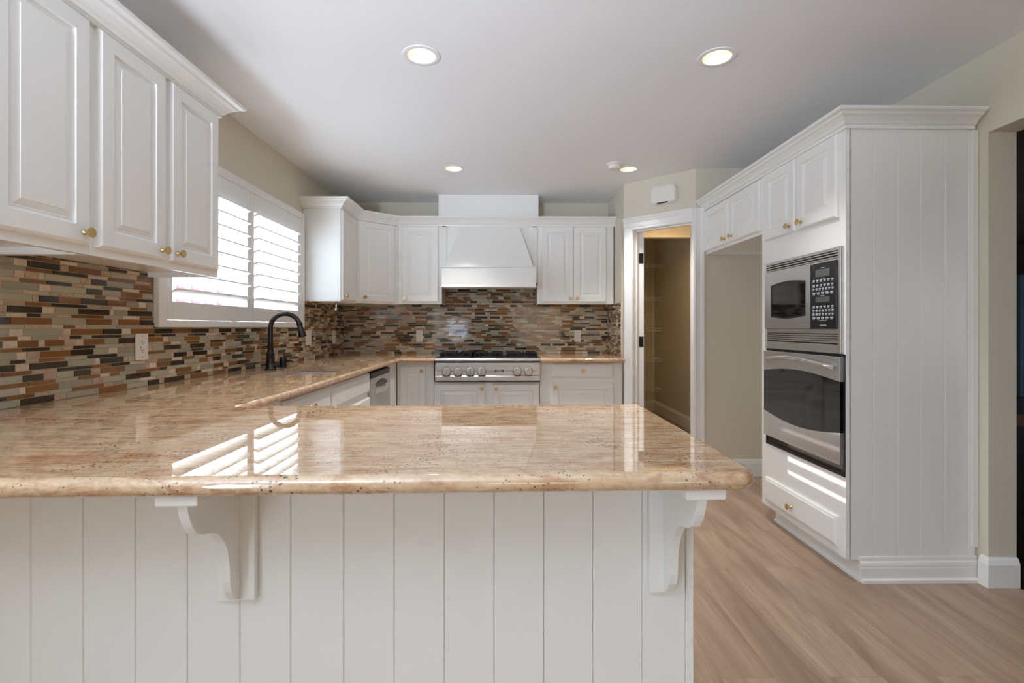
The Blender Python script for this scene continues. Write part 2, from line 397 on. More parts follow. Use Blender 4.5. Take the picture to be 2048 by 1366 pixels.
# pantry door casing
def casing_prof(): return [(0, 0), (0.0, 0.020), (0.012, 0.022), (0.018, 0.016), (0.05, 0.014), (0.058, 0.010), (0.066, 0.008), (0.070, 0.0)]
bm = B()
for s0, s1 in ((0.012, 0.082),):   # left casing in plan
    prism(bm, [D2(s0, 0), D2(s0, -0.020), D2(s0+0.012, -0.022), D2(s0+0.018, -0.016), D2(s0+0.05, -0.014), D2(s0+0.058, -0.010), D2(s1, -0.008), D2(s1, 0)], 0, DH+0.0, 'z')
# head casing
hp = [(0, DH-0.0), (-0.008, DH), (-0.010, DH+0.012), (-0.014, DH+0.02), (-0.016, DH+0.055), (-0.022, DH+0.062), (-0.020, DH+0.075), (-0.026, DH+0.082), (-0.026, DH+0.098), (0, DH+0.098)]
a = [bm.verts.new((*D2(0.004, h), z)) for h, z in hp]; b = [bm.verts.new((*D2(0.622, h), z)) for h, z in hp]
bm.faces.new(a); bm.faces.new(b[::-1])
for i in range(len(hp)): bm.faces.new((a[i], a[(i+1) % len(hp)], b[(i+1) % len(hp)], b[i]))
# right casing wrapping the corner, facing the kitchen
prism(bm, [(1.489, Bp.y+0.022), (1.489, Bp.y-0.021), (1.503, Bp.y-0.024), (1.512, Bp.y-0.017), (1.545, Bp.y-0.015), (1.553, Bp.y-0.02), (1.574, Bp.y-0.022), (1.574, Bp.y-0.001), (1.513, Bp.y-0.001)], 0, DH+0.094, 'z')
# jamb lining and stops
prism(bm, [D2(DS0, 0.0), D2(DS0+0.004, 0.0), D2(DS0+0.004, 0.05), D2(DS0+0.014, 0.05), D2(DS0+0.014, 0.078), D2(DS0+0.004, 0.078), D2(DS0+0.004, 0.12), D2(DS0, 0.12)], 0, DH, 'z')
prism(bm, [D2(DS1, 0.0), D2(DS1-0.004, 0.0), D2(DS1-0.004, 0.05), D2(DS1-0.014, 0.05), D2(DS1-0.014, 0.078), D2(DS1-0.004, 0.078), D2(DS1-0.004, 0.12), D2(DS1, 0.12)], 0, DH, 'z')
prism(bm, [D2(DS0, 0.0), D2(DS1, 0.0), D2(DS1, 0.12), D2(DS0, 0.12)], DH-0.006, DH, 'z')
prism(bm, [D2(DS0, 0.05), D2(DS1, 0.05), D2(DS1, 0.078), D2(DS0, 0.078)], DH-0.018, DH-0.006, 'z')
struct(obj('trim_1', bm, M['trim']))
# pantry door, open into the pantry, edge on to the camera
q = Vector(D2(0.124, 0.128)); dd = Vector((0.255, 1.0)).normalized(); pp = Vector((-dd.y, dd.x))
door_1 = struct(obj('door_1', prism(B(), [tuple(q), tuple(q+dd*0.51), tuple(q+dd*0.51+pp*0.04), tuple(q+pp*0.04)], 0.012, DH-0.01, 'z'), M['trim'], bevel=0.001))
for z in (1.79, 1.055, 0.25):
    bm = B(); e = q+pp*0.02
    prism(bm, [tuple(q-dd*0.001+pp*0.003), tuple(q-dd*0.003+pp*0.003), tuple(q-dd*0.003+pp*0.058), tuple(q-dd*0.001+pp*0.058)], z-0.045, z+0.045, 'z')
    lathe(bm, [(0, z-0.05), (0.006, z-0.05), (0.006, z+0.05), (0, z+0.05)], 10, 'z', (q.x+pp.x*0.058, q.y+pp.y*0.058, 0))
    obj('door_hinge', bm, M['hinge'], door_1)

# ------------------------------------------------------------------ mosaic backsplash (parts of the walls)
def mosaic(parent, origin, u, n, rects, seed):
    rnd = random.Random(seed); bm = B(); tint = bm.loops.layers.float_color.new('tint')
    o, u, n = Vector(origin), Vector(u), Vector(n)
    def quad(u0, u1, z0, z1, h0, h1, mi, tv):
        P = lambda a, z, h: bm.verts.new(o+u*a+n*h+Vector((0, 0, z)))
        e = 0.0008
        b = [P(u0, z0, h0), P(u1, z0, h0), P(u1, z1, h0), P(u0, z1, h0)]; t_ = [P(u0+e, z0+e, h1), P(u1-e, z0+e, h1), P(u1-e, z1-e, h1), P(u0+e, z1-e, h1)]
        fs = [bm.faces.new(t_)]+[bm.faces.new((b[k], b[(k+1) % 4], t_[(k+1) % 4], t_[k])) for k in range(4)]
        for f in fs:
            f.material_index = mi
            for l in f.loops: l[tint] = (tv, tv, tv, 1)
    for (u0, u1, z0, z1) in rects: quad(u0, u1, z0, z1, 0.0, 0.0062, 0, 0)
    z = 0.9165; row = 0; gap = 0.0019; umax = max(r[1] for r in rects); umin = min(r[0] for r in rects)
    while z < 1.6:
        h = 0.0226 if row % 2 == 0 else 0.0128
        p = umin-rnd.uniform(0, 0.12); last = -1
        while p < umax:
            k = rnd.choices([1, 2, 3, 4, 5], [22, 17, 25, 15, 21])[0]
            if k == last: k = rnd.choice([1, 2, 3, 4, 5])
            last = k
            if k in (1, 2, 3): L = rnd.choice([0.073, 0.098, 0.122, 0.122, 0.147]) if h > 0.02 else rnd.choice([0.048, 0.098, 0.098, 0.147])
            else: L = rnd.choice([0.034, 0.048, 0.048, 0.0226]) if h > 0.02 else rnd.choice([0.048, 0.073, 0.098])
            tv = rnd.random(); hh = 0.0085+rnd.uniform(0, 0.0006)
            for (u0, u1, z0, z1) in rects:
                a, b, c, d = max(p, u0), min(p+L, u1), max(z, z0), min(z+h, z1)
                if b-a > 0.004 and d-c > 0.003: quad(a, b, c, d, 0.006, hh, k, tv)
            p += L+gap
        z += h+gap; row += 1
    return obj('tile_backsplash', bm, TILES, parent)
mosaic(wall_left, (XL, 0, 0), (0, 1, 0), (1, 0, 0), [(0.86, 2.326, 0.914, 1.43), (2.326, 4.018, 0.914, 1.20), (4.018, 5.05, 0.914, 1.41)], 3)
mosaic(wall_back, (0, YB, 0), (1, 0, 0), (0, -1, 0), [(-1.62, A.x-0.009, 0.914, 1.41), (-0.598, 0.306, 1.41, 1.60)], 8)
mosaic(wall_return, (A.x, 0, 0), (0, 1, 0), (-1, 0, 0), [(4.47, YB-0.009, 0.914, 1.41)], 5)
bm = B(); box(bm, A.x-0.010, A.x, 4.462, 4.47, 0.914, 1.41)

# ------------------------------------------------------------------ window with plantation shutter
bm = B(); x0, x1 = XL-0.135, XL-0.075
for (ya, yb) in ((WY0, WY0+0.045), (WY1-0.045, WY1), (3.14, 3.20)): box(bm, x0, x1, ya, yb, WZ0, WZ1)
box(bm, x0, x1, WY0, WY1, WZ0, WZ0+0.045); box(bm, x0, x1, WY0, WY1, WZ1-0.045, WZ1)
win = struct(obj('window_1', bm, M['trim'], bevel=0.003))
obj('pane', bx(XL-0.108, XL-0.104, WY0+0.03, WY1-0.03, WZ0+0.03, WZ1-0.03), M['glass'], win)
sh = thing('plantation_shutter', 'white plantation shutters with tilted louvers over the sink', 'shutters', (XL, 3.17, 1.18))
# local: x out of the wall, y along the wall, z up
Y0, Y1, Z1s = 2.335-3.17, 4.012-3.17, 0.905
bm = B()
prof_o = 0.034
for y0, y1, z0, z1 in ((Y0, Y0+0.058, 0, Z1s), (Y1-0.052, Y1, 0, Z1s), (Y0+0.058, Y1-0.052, 0, 0.036), (Y0+0.058, Y1-0.052, 0.855, Z1s)):
    box(bm, 0.001, prof_o, y0, y1, z0, z1)
obj('frame', bm, M['trim'], sh, bevel=0.006)
pan = ((2.396-3.17, 3.170-3.17), (3.173-3.17, 3.955-3.17))
LW, TH = 0.086, R(21)
for pi_, (pa, pb) in enumerate(pan):
    sl, sr = (0.034, 0.041) if pi_ == 0 else (0.041, 0.034)
    if pi_ == 1: sr = 0.068; 
    bm = B()
    box(bm, 0.004, 0.030, pa, pa+sl, 0.038, 0.852); box(bm, 0.004, 0.030, pb-sr, pb, 0.038, 0.852)
    box(bm, 0.004, 0.030, pa+sl, pb-sr, 0.038, 0.127); box(bm, 0.004, 0.030, pa+sl, pb-sr, 0.735, 0.852)
    pn = obj('shutter_panel', bm, M['trim'], sh, bevel=0.003)
    prof = [(LW/2, -0.0042), (LW/2, 0.0042), (LW/2-0.006, 0.0056), (0, 0.0068), (-LW/2+0.006, 0.0056), (-LW/2, 0.0042), (-LW/2, -0.0042), (-LW/2+0.006, -0.0056), (0, -0.0068), (LW/2-0.006, -0.0056)]
    for k in range(8):
        bm = B(); pr = [rot2(p, TH) for p in prof]
        zc = 0.187-math.sin(TH)*LW/2+0.0769*k
        prism(bm, [(p[0]+0.017, p[1]+zc) for p in pr], pa+sl+0.002, pb-sr-0.002, 'y')
        obj('louver', bm, M['trim'], pn, smooth=True)

# neighbour house and garden outside
nh = thing('neighbor_house', 'pale house outside beyond the shutters with a row of red panels', 'house', (-7.0, 9.0, -0.3))
obj('wall', bx(-0.3, 0, -6, 12, 0, 2.75), M['stucco'], nh)
for k in range(5): obj('red_panel', bx(0.001, 0.03, 1.75+k*0.5, 2.02+k*0.5, 1.98, 2.42), M['red'], nh)
for k in range(3): 
    wn = obj('house_window', bx(0.001, 0.05, 4.6+k*1.7, 5.5+k*1.7, 1.5, 2.4), M['trim'], nh)
    obj('pane', bx(0.051, 0.055, 4.66+k*1.7, 5.44+k*1.7, 1.56, 2.34), M['paleglass'], wn)
struct(obj('ground', bx(-30, XL-0.3, -25, 35, -0.35, -0.3), M['ground']))

# ------------------------------------------------------------------ worktops
def slab(bm, pts, flags, holes, zt, r, steps=8):
    # pts clockwise so that 'right' is inward; flags 1 = rounded edge, 0 = against a wall
    rows = []
    for k in range(steps+1):
        a = PI/2-PI*k/steps; ins = r*(1-math.cos(a)); z = zt-r+r*math.sin(a)
        rows.append([bm.verts.new((p.x, p.y, z)) for p in offset_path(pts, ins, True, flags)])
    n = len(pts)
    for p, q in zip(rows, rows[1:]):
        for i in range(n): bm.faces.new((p[i], p[(i+1) % n], q[(i+1) % n], q[i]))
    htop, hbot = [], []
    for h in holes:
        a = [bm.verts.new((x, y, zt)) for x, y in h]; b = [bm.verts.new((x, y, zt-2*r)) for x, y in h]
        for i in range(len(h)): bm.faces.new((a[i], b[i], b[(i+1) % len(h)], a[(i+1) % len(h)]))
        htop.append(a); hbot.append(b)
    for ring, hs in ((rows[0], htop), (rows[-1], hbot)):
        es = []
        for lp in [ring]+hs:
            for i in range(len(lp)):
                e = bm.edges.get((lp[i], lp[(i+1) % len(lp)])) or bm.edges.new((lp[i], lp[(i+1) % len(lp)])); es.append(e)
        bmesh.ops.triangle_fill(bm, use_beauty=True, edges=es)
    return bm
def arc(cx, cy, r, a0, a1, n=8): return [(cx+r*math.cos(R(a0+(a1-a0)*k/n)), cy+r*math.sin(R(a0+(a1-a0)*k/n))) for k in range(n+1)]
ZT, RT = 0.915, 0.0175
TX = XL+0.0095                                    # tile face
fy = lambda X: 0.8935+0.0212*(X+0.588)-0.012      # front nose of the bar
bk = lambda X: 1.7075+0.0212*(X+0.906)            # back nose of the bar
rc = 0.05
front = [(TX, fy(TX))]
# clockwise seen from above: start at the left wall front, up the wall, along the back ...
pts = [(TX, fy(TX)), (TX, YB-0.0095), (A.x-0.0095, YB-0.0095), (A.x-0.0095, 4.298), (0.306, 4.298), (0.306, 4.985), (-0.610, 4.985), (-0.610, 4.298), (-0.9025, 4.298),
       (-0.9025, bk(-0.9025))]
flags = [0, 0, 0, 1, 0, 0, 0, 1, 1, 1]
cr = arc(0.4725-0.02, bk(0.45)-0.02, 0.02, 90, 0, 5); pts += cr; flags += [1]*len(cr)
cr = arc(0.4725-rc, fy(0.4725)+rc, rc, 0, -90, 10); pts += cr; flags += [1]*len(cr)
SX0, SX1, SY0, SY1 = -1.39, -1.01, 2.85, 3.43
hole = arc(SX1-0.03, SY1-0.03, 0.03, 0, 90, 5)+arc(SX0+0.03, SY1-0.03, 0.03, 90, 180, 5)+arc(SX0+0.03, SY0+0.03, 0.03, 180, 270, 5)+arc(SX1-0.03, SY0+0.03, 0.03, 270, 360, 5)
wt = obj('granite_worktop', slab(B(), pts, flags, [hole], ZT, RT), M['granite'], smooth=True, flat_caps=True)
tag(wt, 'polished pinkish beige granite worktop running round the kitchen with breakfast bar', 'countertop')

# sink
sk = thing('kitchen_sink', 'stainless steel undermount sink below the shuttered window', 'sink', ((SX0+SX1)/2, (SY0+SY1)/2, 0.70))
hx, hy = (SX1-SX0)/2, (SY1-SY0)/2
bm = B(); rings = []
for e, z in ((0.012, 0.178), (-0.004, 0.178), (-0.004, 0.170), (-0.008, 0.04), (-0.03, 0.012), (-0.10, 0.008)):
    rr = 0.03; X, Y = hx+e, hy+e
    rings.append([bm.verts.new((p[0], p[1], z)) for p in arc(X-rr, Y-rr, rr, 0, 90, 4)+arc(-X+rr, Y-rr, rr, 90, 180, 4)+arc(-X+rr, -Y+rr, rr, 180, 270, 4)+arc(X-rr, -Y+rr, rr, 270, 360, 4)])
for a, b in zip(rings, rings[1:]):
    for i in range(len(a)): bm.faces.new((a[i], a[(i+1) % len(a)], b[(i+1) % len(a)], b[i]))
bm.faces.new(rings[-1])
obj('basin', bm, M['sink'], sk, smooth=True)
obj('drain', lathe(B(), [(0, 0.012), (0.02, 0.012), (0.03, 0.014), (0.045, 0.011), (0.045, 0.009), (0, 0.009)], 24), M['chrome'], sk, smooth=True)

# faucet
fc = thing('kitchen_faucet', 'dark bronze gooseneck pull-down faucet beside the sink', 'faucet', (-1.462, 3.138, ZT))
obj('base', lathe(B(), [(0, 0), (0.034, 0), (0.034, 0.006), (0.027, 0.014), (0.0235, 0.05), (0.0225, 0.085), (0.025, 0.095), (0.0245, 0.104), (0.019, 0.11), (0.0165, 0.16), (0.0175, 0.162), (0.0175, 0.17), (0.0155, 0.172), (0, 0.172)], 28), M['bronze'], fc, smooth=True)
pts_ = [(0, 0, 0.165), (0, 0, 0.21), (0, 0, 0.262)]+[(0.092-0.092*math.cos(a), 0, 0.262+0.088*math.sin(a)) for a in [R(8*k) for k in range(1, 21)]]
obj('spout', tube(B(), pts_, 0.0142, 16), M['bronze'], fc, smooth=True)
e = Vector(pts_[-1]); d = (e-Vector(pts_[-2])).normalized(); d = Vector((0.24, 0, -0.97)).normalized()
bm = B(); tube(bm, [e-d*0.004, e+d*0.004, e+d*0.010, e+d*0.014, e+d*0.045, e+d*0.082, e+d*0.088], [0.0165, 0.018, 0.018, 0.0155, 0.019, 0.0245, 0.022], 20)
obj('spray_head', bm, M['bronze'], fc, smooth=True)
bm = B(); tube(bm, [(0.018, 0.012, 0.03), (0.034, 0.02, 0.032), (0.046, 0.026, 0.034)], [0.016, 0.0175, 0.0165], 16)
h_ = obj('handle', bm, M['bronze'], fc, smooth=True)
sd = thing('soap_dispenser', 'small dark bronze soap dispenser on the granite right of the faucet', 'soap dispenser', (-1.466, 3.325, ZT))
obj('body', lathe(B(), [(0, 0), (0.026, 0), (0.026, 0.004), (0.022, 0.008), (0.022, 0.066), (0.020, 0.07), (0, 0.07)], 24), M['bronze'], sd, smooth=True)
obj('nozzle', tube(B(), [(0, 0, 0.042), (0.03, 0, 0.046), (0.055, 0, 0.044), (0.068, 0, 0.036)], [0.007, 0.006, 0.005, 0.004], 12), M['bronze'], sd, smooth=True)

# ------------------------------------------------------------------ wall cabinets
UZ0, UZ1 = 1.409, 2.19
def wall_cab(name, label, W, depth, loc, rotz, doors, z0, z1, dz0, dz1, kn=0.035):
    r = thing(name, label, 'cabinet', loc, rotz, 'white wall cabinets')
    bm = B(); box(bm, 0, W, 0.02, depth, z0+0.022, z1); box(bm, 0, 0.016, 0.02, depth, z0, z0+0.022); box(bm, W-0.016, W, 0.02, depth, z0, z0+0.022)
    obj('body', bm, M['cab'], r)
    obj('face_frame', bx(0, W, 0, 0.0195, z0, z1), M['cab'], r, bevel=0.0015)
    for (a, b, side) in doors:
        door(r, a, dz0, b-a, dz1-dz0, (b-a-0.03) if side == 'r' else 0.03, kn)
    return r
DEP = 0.31
lx = lambda y, y0: y-y0
wall_cab('wall_cabinet', 'white wall cabinet over the bar, its left part cut by the photo edge', 0.698, DEP, (-1.315, 0.90, 0), PI/2, [(0.02, 0.345, 'l'), (0.366, 0.686, 'r')], UZ0, UZ1, 1.437, 2.142)
wall_cab('wall_cabinet', 'white wall cabinet with two raised panel doors left of the shuttered window', 0.708, DEP, (-1.315, 1.599, 0), PI/2, [(0.021, 0.336, 'r'), (0.366, 0.688, 'l')], UZ0, UZ1, 1.437, 2.142)
wall_cab('wall_cabinet', 'narrow white wall cabinet right of the shuttered window', 0.412, 0.300, (-1.325, 4.048, 0), PI/2, [(0.012, 0.368, 'l')], 1.392, UZ1, 1.405, 2.135)
# corner cabinet
c0, c1 = Vector((-1.325, 4.461)), Vector((-1.012, 4.745))
cl = (c1-c0).length; ca = math.atan2(c1.y-c0.y, c1.x-c0.x)
cc = thing('corner_wall_cabinet', 'white diagonal corner wall cabinet with one raised panel door', 'cabinet', (c0.x, c0.y, 0), ca)
def toloc(p): v = Vector(p)-c0; return rot2((v.x, v.y), -ca)
poly = [(0, 0), (cl, 0), toloc((-1.012, YB-0.012)), toloc((TX-0.001, YB-0.012)), toloc((TX-0.001, 4.461))]
poly = [(0, 0), (cl, 0), toloc((-1.012, YB-0.012)), toloc((-1.619, YB-0.012)), toloc((-1.619, 4.461))]
obj('body', prism(B(), poly, 1.398, UZ1, 'z'), M['cab'], cc, bevel=0.0015)
door(cc, 0.035, 1.412, cl-0.075, 0.722, 0.035, 0.04)
wall_cab('wall_cabinet', 'white single door wall cabinet left of the range hood', 0.412, 0.300, (-1.010, 4.745, 0), 0, [(0.036, 0.382, 'l')], 1.403, UZ1, 1.419, 2.137)
wall_cab('wall_cabinet', 'white two door wall cabinet right of the range hood', 0.726, 0.300, (0.308, 4.745, 0), 0, [(0.036, 0.341, 'r'), (0.346, 0.655, 'l')], 1.403, UZ1, 1.419, 2.137)

# crowns
def crown_prof(o, h, z): 
    s = o/0.09; k = h/0.075
    return [(0.0, z), (0.012*s, z), (0.014*s, z+0.008*k), (0.012*s, z+0.014*k), (0.022*s, z+0.018*k), (0.030*s, z+0.030*k), (0.048*s, z+0.044*k), (0.062*s, z+0.049*k), (0.068*s, z+0.058*k), (0.086*s, z+0.062*k), (0.09*s, z+0.068*k), (0.09*s, z+0.075*k), (0.0, z+0.075*k)]
cr1 = obj('crown_molding', sweep(B(), [(XL+0.001, 2.309), (-1.314, 2.309), (-1.314, 0.90)][::-1], crown_prof(0.085, 0.075, 2.143)), M['cab'])
cr1.data.flip_normals() if False else None
tag(cr1, 'white crown molding on top of the cabinets left of the window', 'crown molding', 'crown moldings')
cr2 = obj('crown_molding', sweep(B(), [(XL+0.001, 4.046), (-1.323, 4.046), (c0.x+0.002, c0.y-0.001), (c1.x+0.001, c1.y-0.0025), (A.x-0.001, 4.7425)], crown_prof(0.085, 0.078, 2.138)), M['cab'])
tag(cr2, 'white crown molding running over the corner cabinet, hood and back wall cabinets', 'crown molding', 'crown moldings')

# range hood
hd = thing('range_hood', 'white wooden range hood with tapered chimney above the gas rangetop', 'range hood', (-0.146, 4.745, 0))
hw = 0.453
obj('back_panel', bx(-hw, hw, 0.0, 0.02, 1.62, UZ1), M['cab'], hd)
bm = B()
for s in (-1, 1):     # thin frames beside the chimney
    for x0_, x1_, z0_, z1_ in ((hw-0.046, hw-0.003, 1.60, 2.137), ):
        box(bm, *(sorted((s*x0_, s*x1_))), -0.014, 0.0, z0_, z1_)
box(bm, -hw+0.003, hw-0.003, -0.014, 0.0, 2.128, 2.137)
obj('face_frame', bm, M['cab'], hd, bevel=0.001)
bm = B()
fr = [(-0.405, -0.165, 1.735), (0.405, -0.165, 1.735), (0.285, -0.012, 2.128), (-0.285, -0.012, 2.128)]; bkp = [(-0.405, 0.0, 1.735), (0.405, 0.0, 1.735), (0.285, 0.0, 2.128), (-0.285, 0.0, 2.128)]
a = [bm.verts.new(p) for p in fr]; b = [bm.verts.new(p) for p in bkp]
bm.faces.new(a); bm.faces.new(b[::-1])
for i in range(4): bm.faces.new((a[i], a[(i+1) % 4], b[(i+1) % 4], b[i]))
obj('chimney', bm, M['cab'], hd, bevel=0.002)
obj('apron', bx(-0.430, 0.430, -0.182, -0.001, 1.548, 1.727), M['cab'], hd, bevel=0.002)
bm = B(); box(bm, -0.440, 0.440, -0.194, -0.001, 1.727, 1.738); box(bm, -0.437, 0.437, -0.189, -0.001, 1.546, 1.560)
obj('ledge', bm, M['cab'], hd, bevel=0.003)
bm = B(); box(bm, -hw+0.02, hw-0.02, -0.15, 0.29, 1.575, 1.60)
obj('liner', bm, M['steel_v'], hd)
hb = obj('hood_chase', bx(-0.628, 0.317, 4.735, YB-0.001, 2.217, HC-0.001), M['cab'], bevel=0.002)
bm = B()
tag(hb, 'white painted duct box between the hood cabinets and the ceiling', 'duct box')
bm = bx(-0.628, -0.606, 4.7325, 4.7345, 2.217, HC-0.012); box(bm, 0.300, 0.317, 4.7325, 4.7345, 2.217, HC-0.012); box(bm, -0.628, 0.317, 4.7325, 4.7345, HC-0.012, HC-0.002)
obj('edge_trim', bm, M['cab'], hb)

# ------------------------------------------------------------------ base cabinets
BZ0, BZ1, TOE = 0.1016, 0.8785, 0.075
def base_cab(name, label, W, loc, rotz, depth=0.64, z1=BZ1):
    r = thing(name, label, 'cabinet', loc, rotz, 'white base cabinets')
    bm = B(); box(bm, 0, W, 0.02, depth, BZ0, z1)
    obj('body', bm, M['cab'], r)
    obj('face_frame', bx(0, W, 0, 0.0195, BZ0, z1), M['cab'], r, bevel=0.0015)
    obj('toe_kick', bx(0, W, TOE, TOE+0.015, 0, BZ0-0.001), M['cab'], r)
    return r
FX = -0.950
# left run (faces +x); local x = world y
b1 = base_cab('base_cabinet', 'white base cabinet under the left worktop, only its top drawer showing', 0.605, (FX, 2.105, 0), PI/2)
drawer(b1, 0.022, 0.735, 0.567, 0.132); door(b1, 0.022, 0.125, 0.567, 0.585, 0.53, 0.54)
bf = base_cab('base_cabinet', 'plain white filler cabinet in the corner behind the breakfast bar', 0.388, (FX, 1.715, 0), PI/2)
b2 = base_cab('sink_base_cabinet', 'white sink base cabinet with a plain false front next to the dishwasher', 0.765, (FX, 2.712, 0), PI/2, z1=0.86)
bs = b2
for ch in list(b2.children):
    if ch.name.startswith('body'):
        me = ch.data; bm = B(); box(bm, 0, 0.765, 0.02, 0.64, BZ0, 0.66); bm.to_mesh(me); bm.free()
    if ch.name.startswith('face_frame'):
        me = ch.data; bm = B(); box(bm, 0, 0.765, 0, 0.0195, BZ0, BZ1); bm.to_mesh(me); bm.free()
drawer(b2, 0.022, 0.732, 0.735, 0.135, kn=False)
door(b2, 0.022, 0.125, 0.365, 0.575, 0.33, 0.54); door(b2, 0.392, 0.125, 0.365, 0.575, 0.035, 0.54)
# dishwasher
dw = thing('dishwasher', 'stainless steel dishwasher with pocket handle at the end of the left run', 'dishwasher', (FX, 3.482, 0), PI/2)
obj('tub', bx(0.002, 0.576, 0.02, 0.60, 0.10, 0.868), M['grey'], dw)
bm = B(); box(bm, 0.006, 0.572, -0.022, 0.019, 0.11, 0.825)
obj('door', bm, M['steel_v'], dw, bevel=0.004)
obj('control_strip', bx(0.006, 0.572, -0.02, 0.019, 0.827, 0.862), M['black'], dw, bevel=0.003)
bm = B()
n = 14
for k in range(n):   # bowed handle below a dark pocket
    pass
pts_ = [(0.10+0.37*k/n, -0.030-0.030*math.sin(PI*k/n), 0.735) for k in range(n+1)]
rows = []
for (x, y, z) in pts_: rows.append([bm.verts.new(p) for p in ((x, y, 0.765), (x, y-0.004, 0.735), (x, y+0.006, 0.705), (x, -0.0225, 0.70), (x, -0.0225, 0.765))])
for a, b in zip(rows, rows[1:]):
    for i in range(5): bm.faces.new((a[i], a[(i+1) % 5], b[(i+1) % 5], b[i]))
bm.faces.new(rows[0]); bm.faces.new(rows[-1][::-1])
obj('handle', bm, M['chrome'], dw, smooth=True)
bm = B(); pk = [(0.11+0.35*k/n, 0.768+0.030*math.sin(PI*k/n)) for k in range(n+1)]
prism(bm, pk, -0.0235, -0.0222, 'y'); obj('handle_pocket', bm, M['black'], dw)
obj('kick_plate', bx(0.004, 0.574, 0.055, 0.07, 0.0, 0.10), M['black'], dw)
bl = base_cab('base_cabinet', 'narrow white filler strip right of the dishwasher', 0.338, (FX, 4.060, 0), PI/2, depth=0.02)
# back run (faces -y)
FY = 4.400
b3 = base_cab('base_cabinet', 'narrow white corner base cabinet left of the gas rangetop', 0.320, (-0.945, FY, 0), 0)
door(b3, 0.024, 0.125, 0.228, 0.718, 0.195, 0.675)
b4 = base_cab('rangetop_base_cabinet', 'white two door base cabinet under the gas rangetop', 0.926, (-0.623, FY, 0), 0, z1=0.700)
door(b4, 0.003, 0.125, 0.447, 0.560, 0.415, 0.52); door(b4, 0.515, 0.125, 0.408, 0.560, 0.03, 0.52)
b5 = base_cab('base_cabinet', 'white base cabinet with drawer and door right of the rangetop', 0.728, (0.307, FY, 0), 0)
drawer(b5, 0.103, 0.735, 0.546, 0.134); door(b5, 0.103, 0.125, 0.546, 0.572, 0.03, 0.53)

# gas rangetop
rt = thing('gas_rangetop', 'stainless steel six knob gas rangetop set in the granite', 'rangetop', (-0.152, 4.345, 0.711))
W2 = 0.4555
obj('body', bx(-W2, W2, 0.045, 0.635, 0.0, 0.195), M['steel'], rt)
bm = B()
prism(bm, [(0.0, 0.053), (-0.002, 0.150), (0.018, 0.152), (0.018, 0.160), (0.044, 0.160), (0.044, 0.053)], -W2, W2, 'x')
obj('control_panel', bm, M['steel'], rt, bevel=0.0015)
bm = B()
pr = [(0.044, 0.162)]+[(0.004+0.026-0.026*math.cos(R(a)) , 0.188+0.0165*math.sin(R(a))) for a in range(-90, 91, 15)]+[(0.06, 0.2045), (0.06, 0.162)]
prism(bm, [(y-0.012, z) for y, z in pr], -W2-0.001, W2+0.001, 'x')
obj('bullnose', bm, M['steel'], rt, smooth=True)
bm = B(); prism(bm, [(0.0, 0.050), (-0.006, 0.044), (-0.006, 0.010), (0.010, 0.0), (0.044, 0.0), (0.044, 0.050)], -W2, W2, 'x')
obj('lower_lip', bm, M['steel'], rt, bevel=0.0015)
obj('pinstripe', bx(-W2+0.02, W2-0.03, -0.0024, -0.0009, 0.0905, 0.0925), M['slot'], rt)
kb = None
KX = [(-0.507, 0.086), (-0.408, 0.086), (-0.302, 0.0885), (-0.204, 0.089), (0.107, 0.089), (0.203, 0.0885)]
for i, (x, z) in enumerate(KX):
    x += 0.152
    bm = lathe(B(), [(0, 0.0), (0.037, 0.0), (0.037, -0.004), (0.034, -0.006), (0.032, -0.006), (0.030, -0.026), (0.027, -0.030), (0, -0.030)], 28, 'y')
    kd = obj('burner_knob', bm, M['steel_v'], rt, (x, -0.0015, z), smooth=True)
    bm = B(); box(bm, -0.0085, 0.0085, -0.046, -0.028, -0.029, 0.029)
    obj('grip', bm, M['steel'], kd, bevel=0.004)
    obj('dial_ring', lathe(B(), [(0.037, 0.0005), (0.0395, 0.0005), (0.0395, -0.0022), (0.037, -0.0022)], 28, 'y'), M['slot'], kd)
for x, z, s in ((-0.485, 0.056, 'LF'), (-0.386, 0.056, 'LR'), (-0.28, 0.056, 'CF'), (-0.181, 0.056, 'CR'), (0.136, 0.056, 'RF')):
    me = text_mesh(s, 0.014); me.materials.append(M['slot']); o = bpy.data.objects.new('burner_marking', me); COL.objects.link(o); o.parent = rt; o.location = (x+0.152, -0.0016, z); o.rotation_euler = (PI/2, 0, 0)
bd = obj('badge', bx(-0.036, 0.036, -0.004, -0.001, -0.0095, 0.0095), M['black'], rt, (0.103, 0, 0.0935), bevel=0.0008)
me = text_mesh('VIKING', 0.0165); me.materials.append(M['trim']); o = bpy.data.objects.new('badge_lettering', me); COL.objects.link(o); o.parent = bd; o.location = (0, -0.0043, 0); o.rotation_euler = (PI/2, 0, 0)
obj('burner_tray', bx(-W2+0.012, W2-0.012, 0.06, 0.625, 0.1955, 0.2015), M['black'], rt)
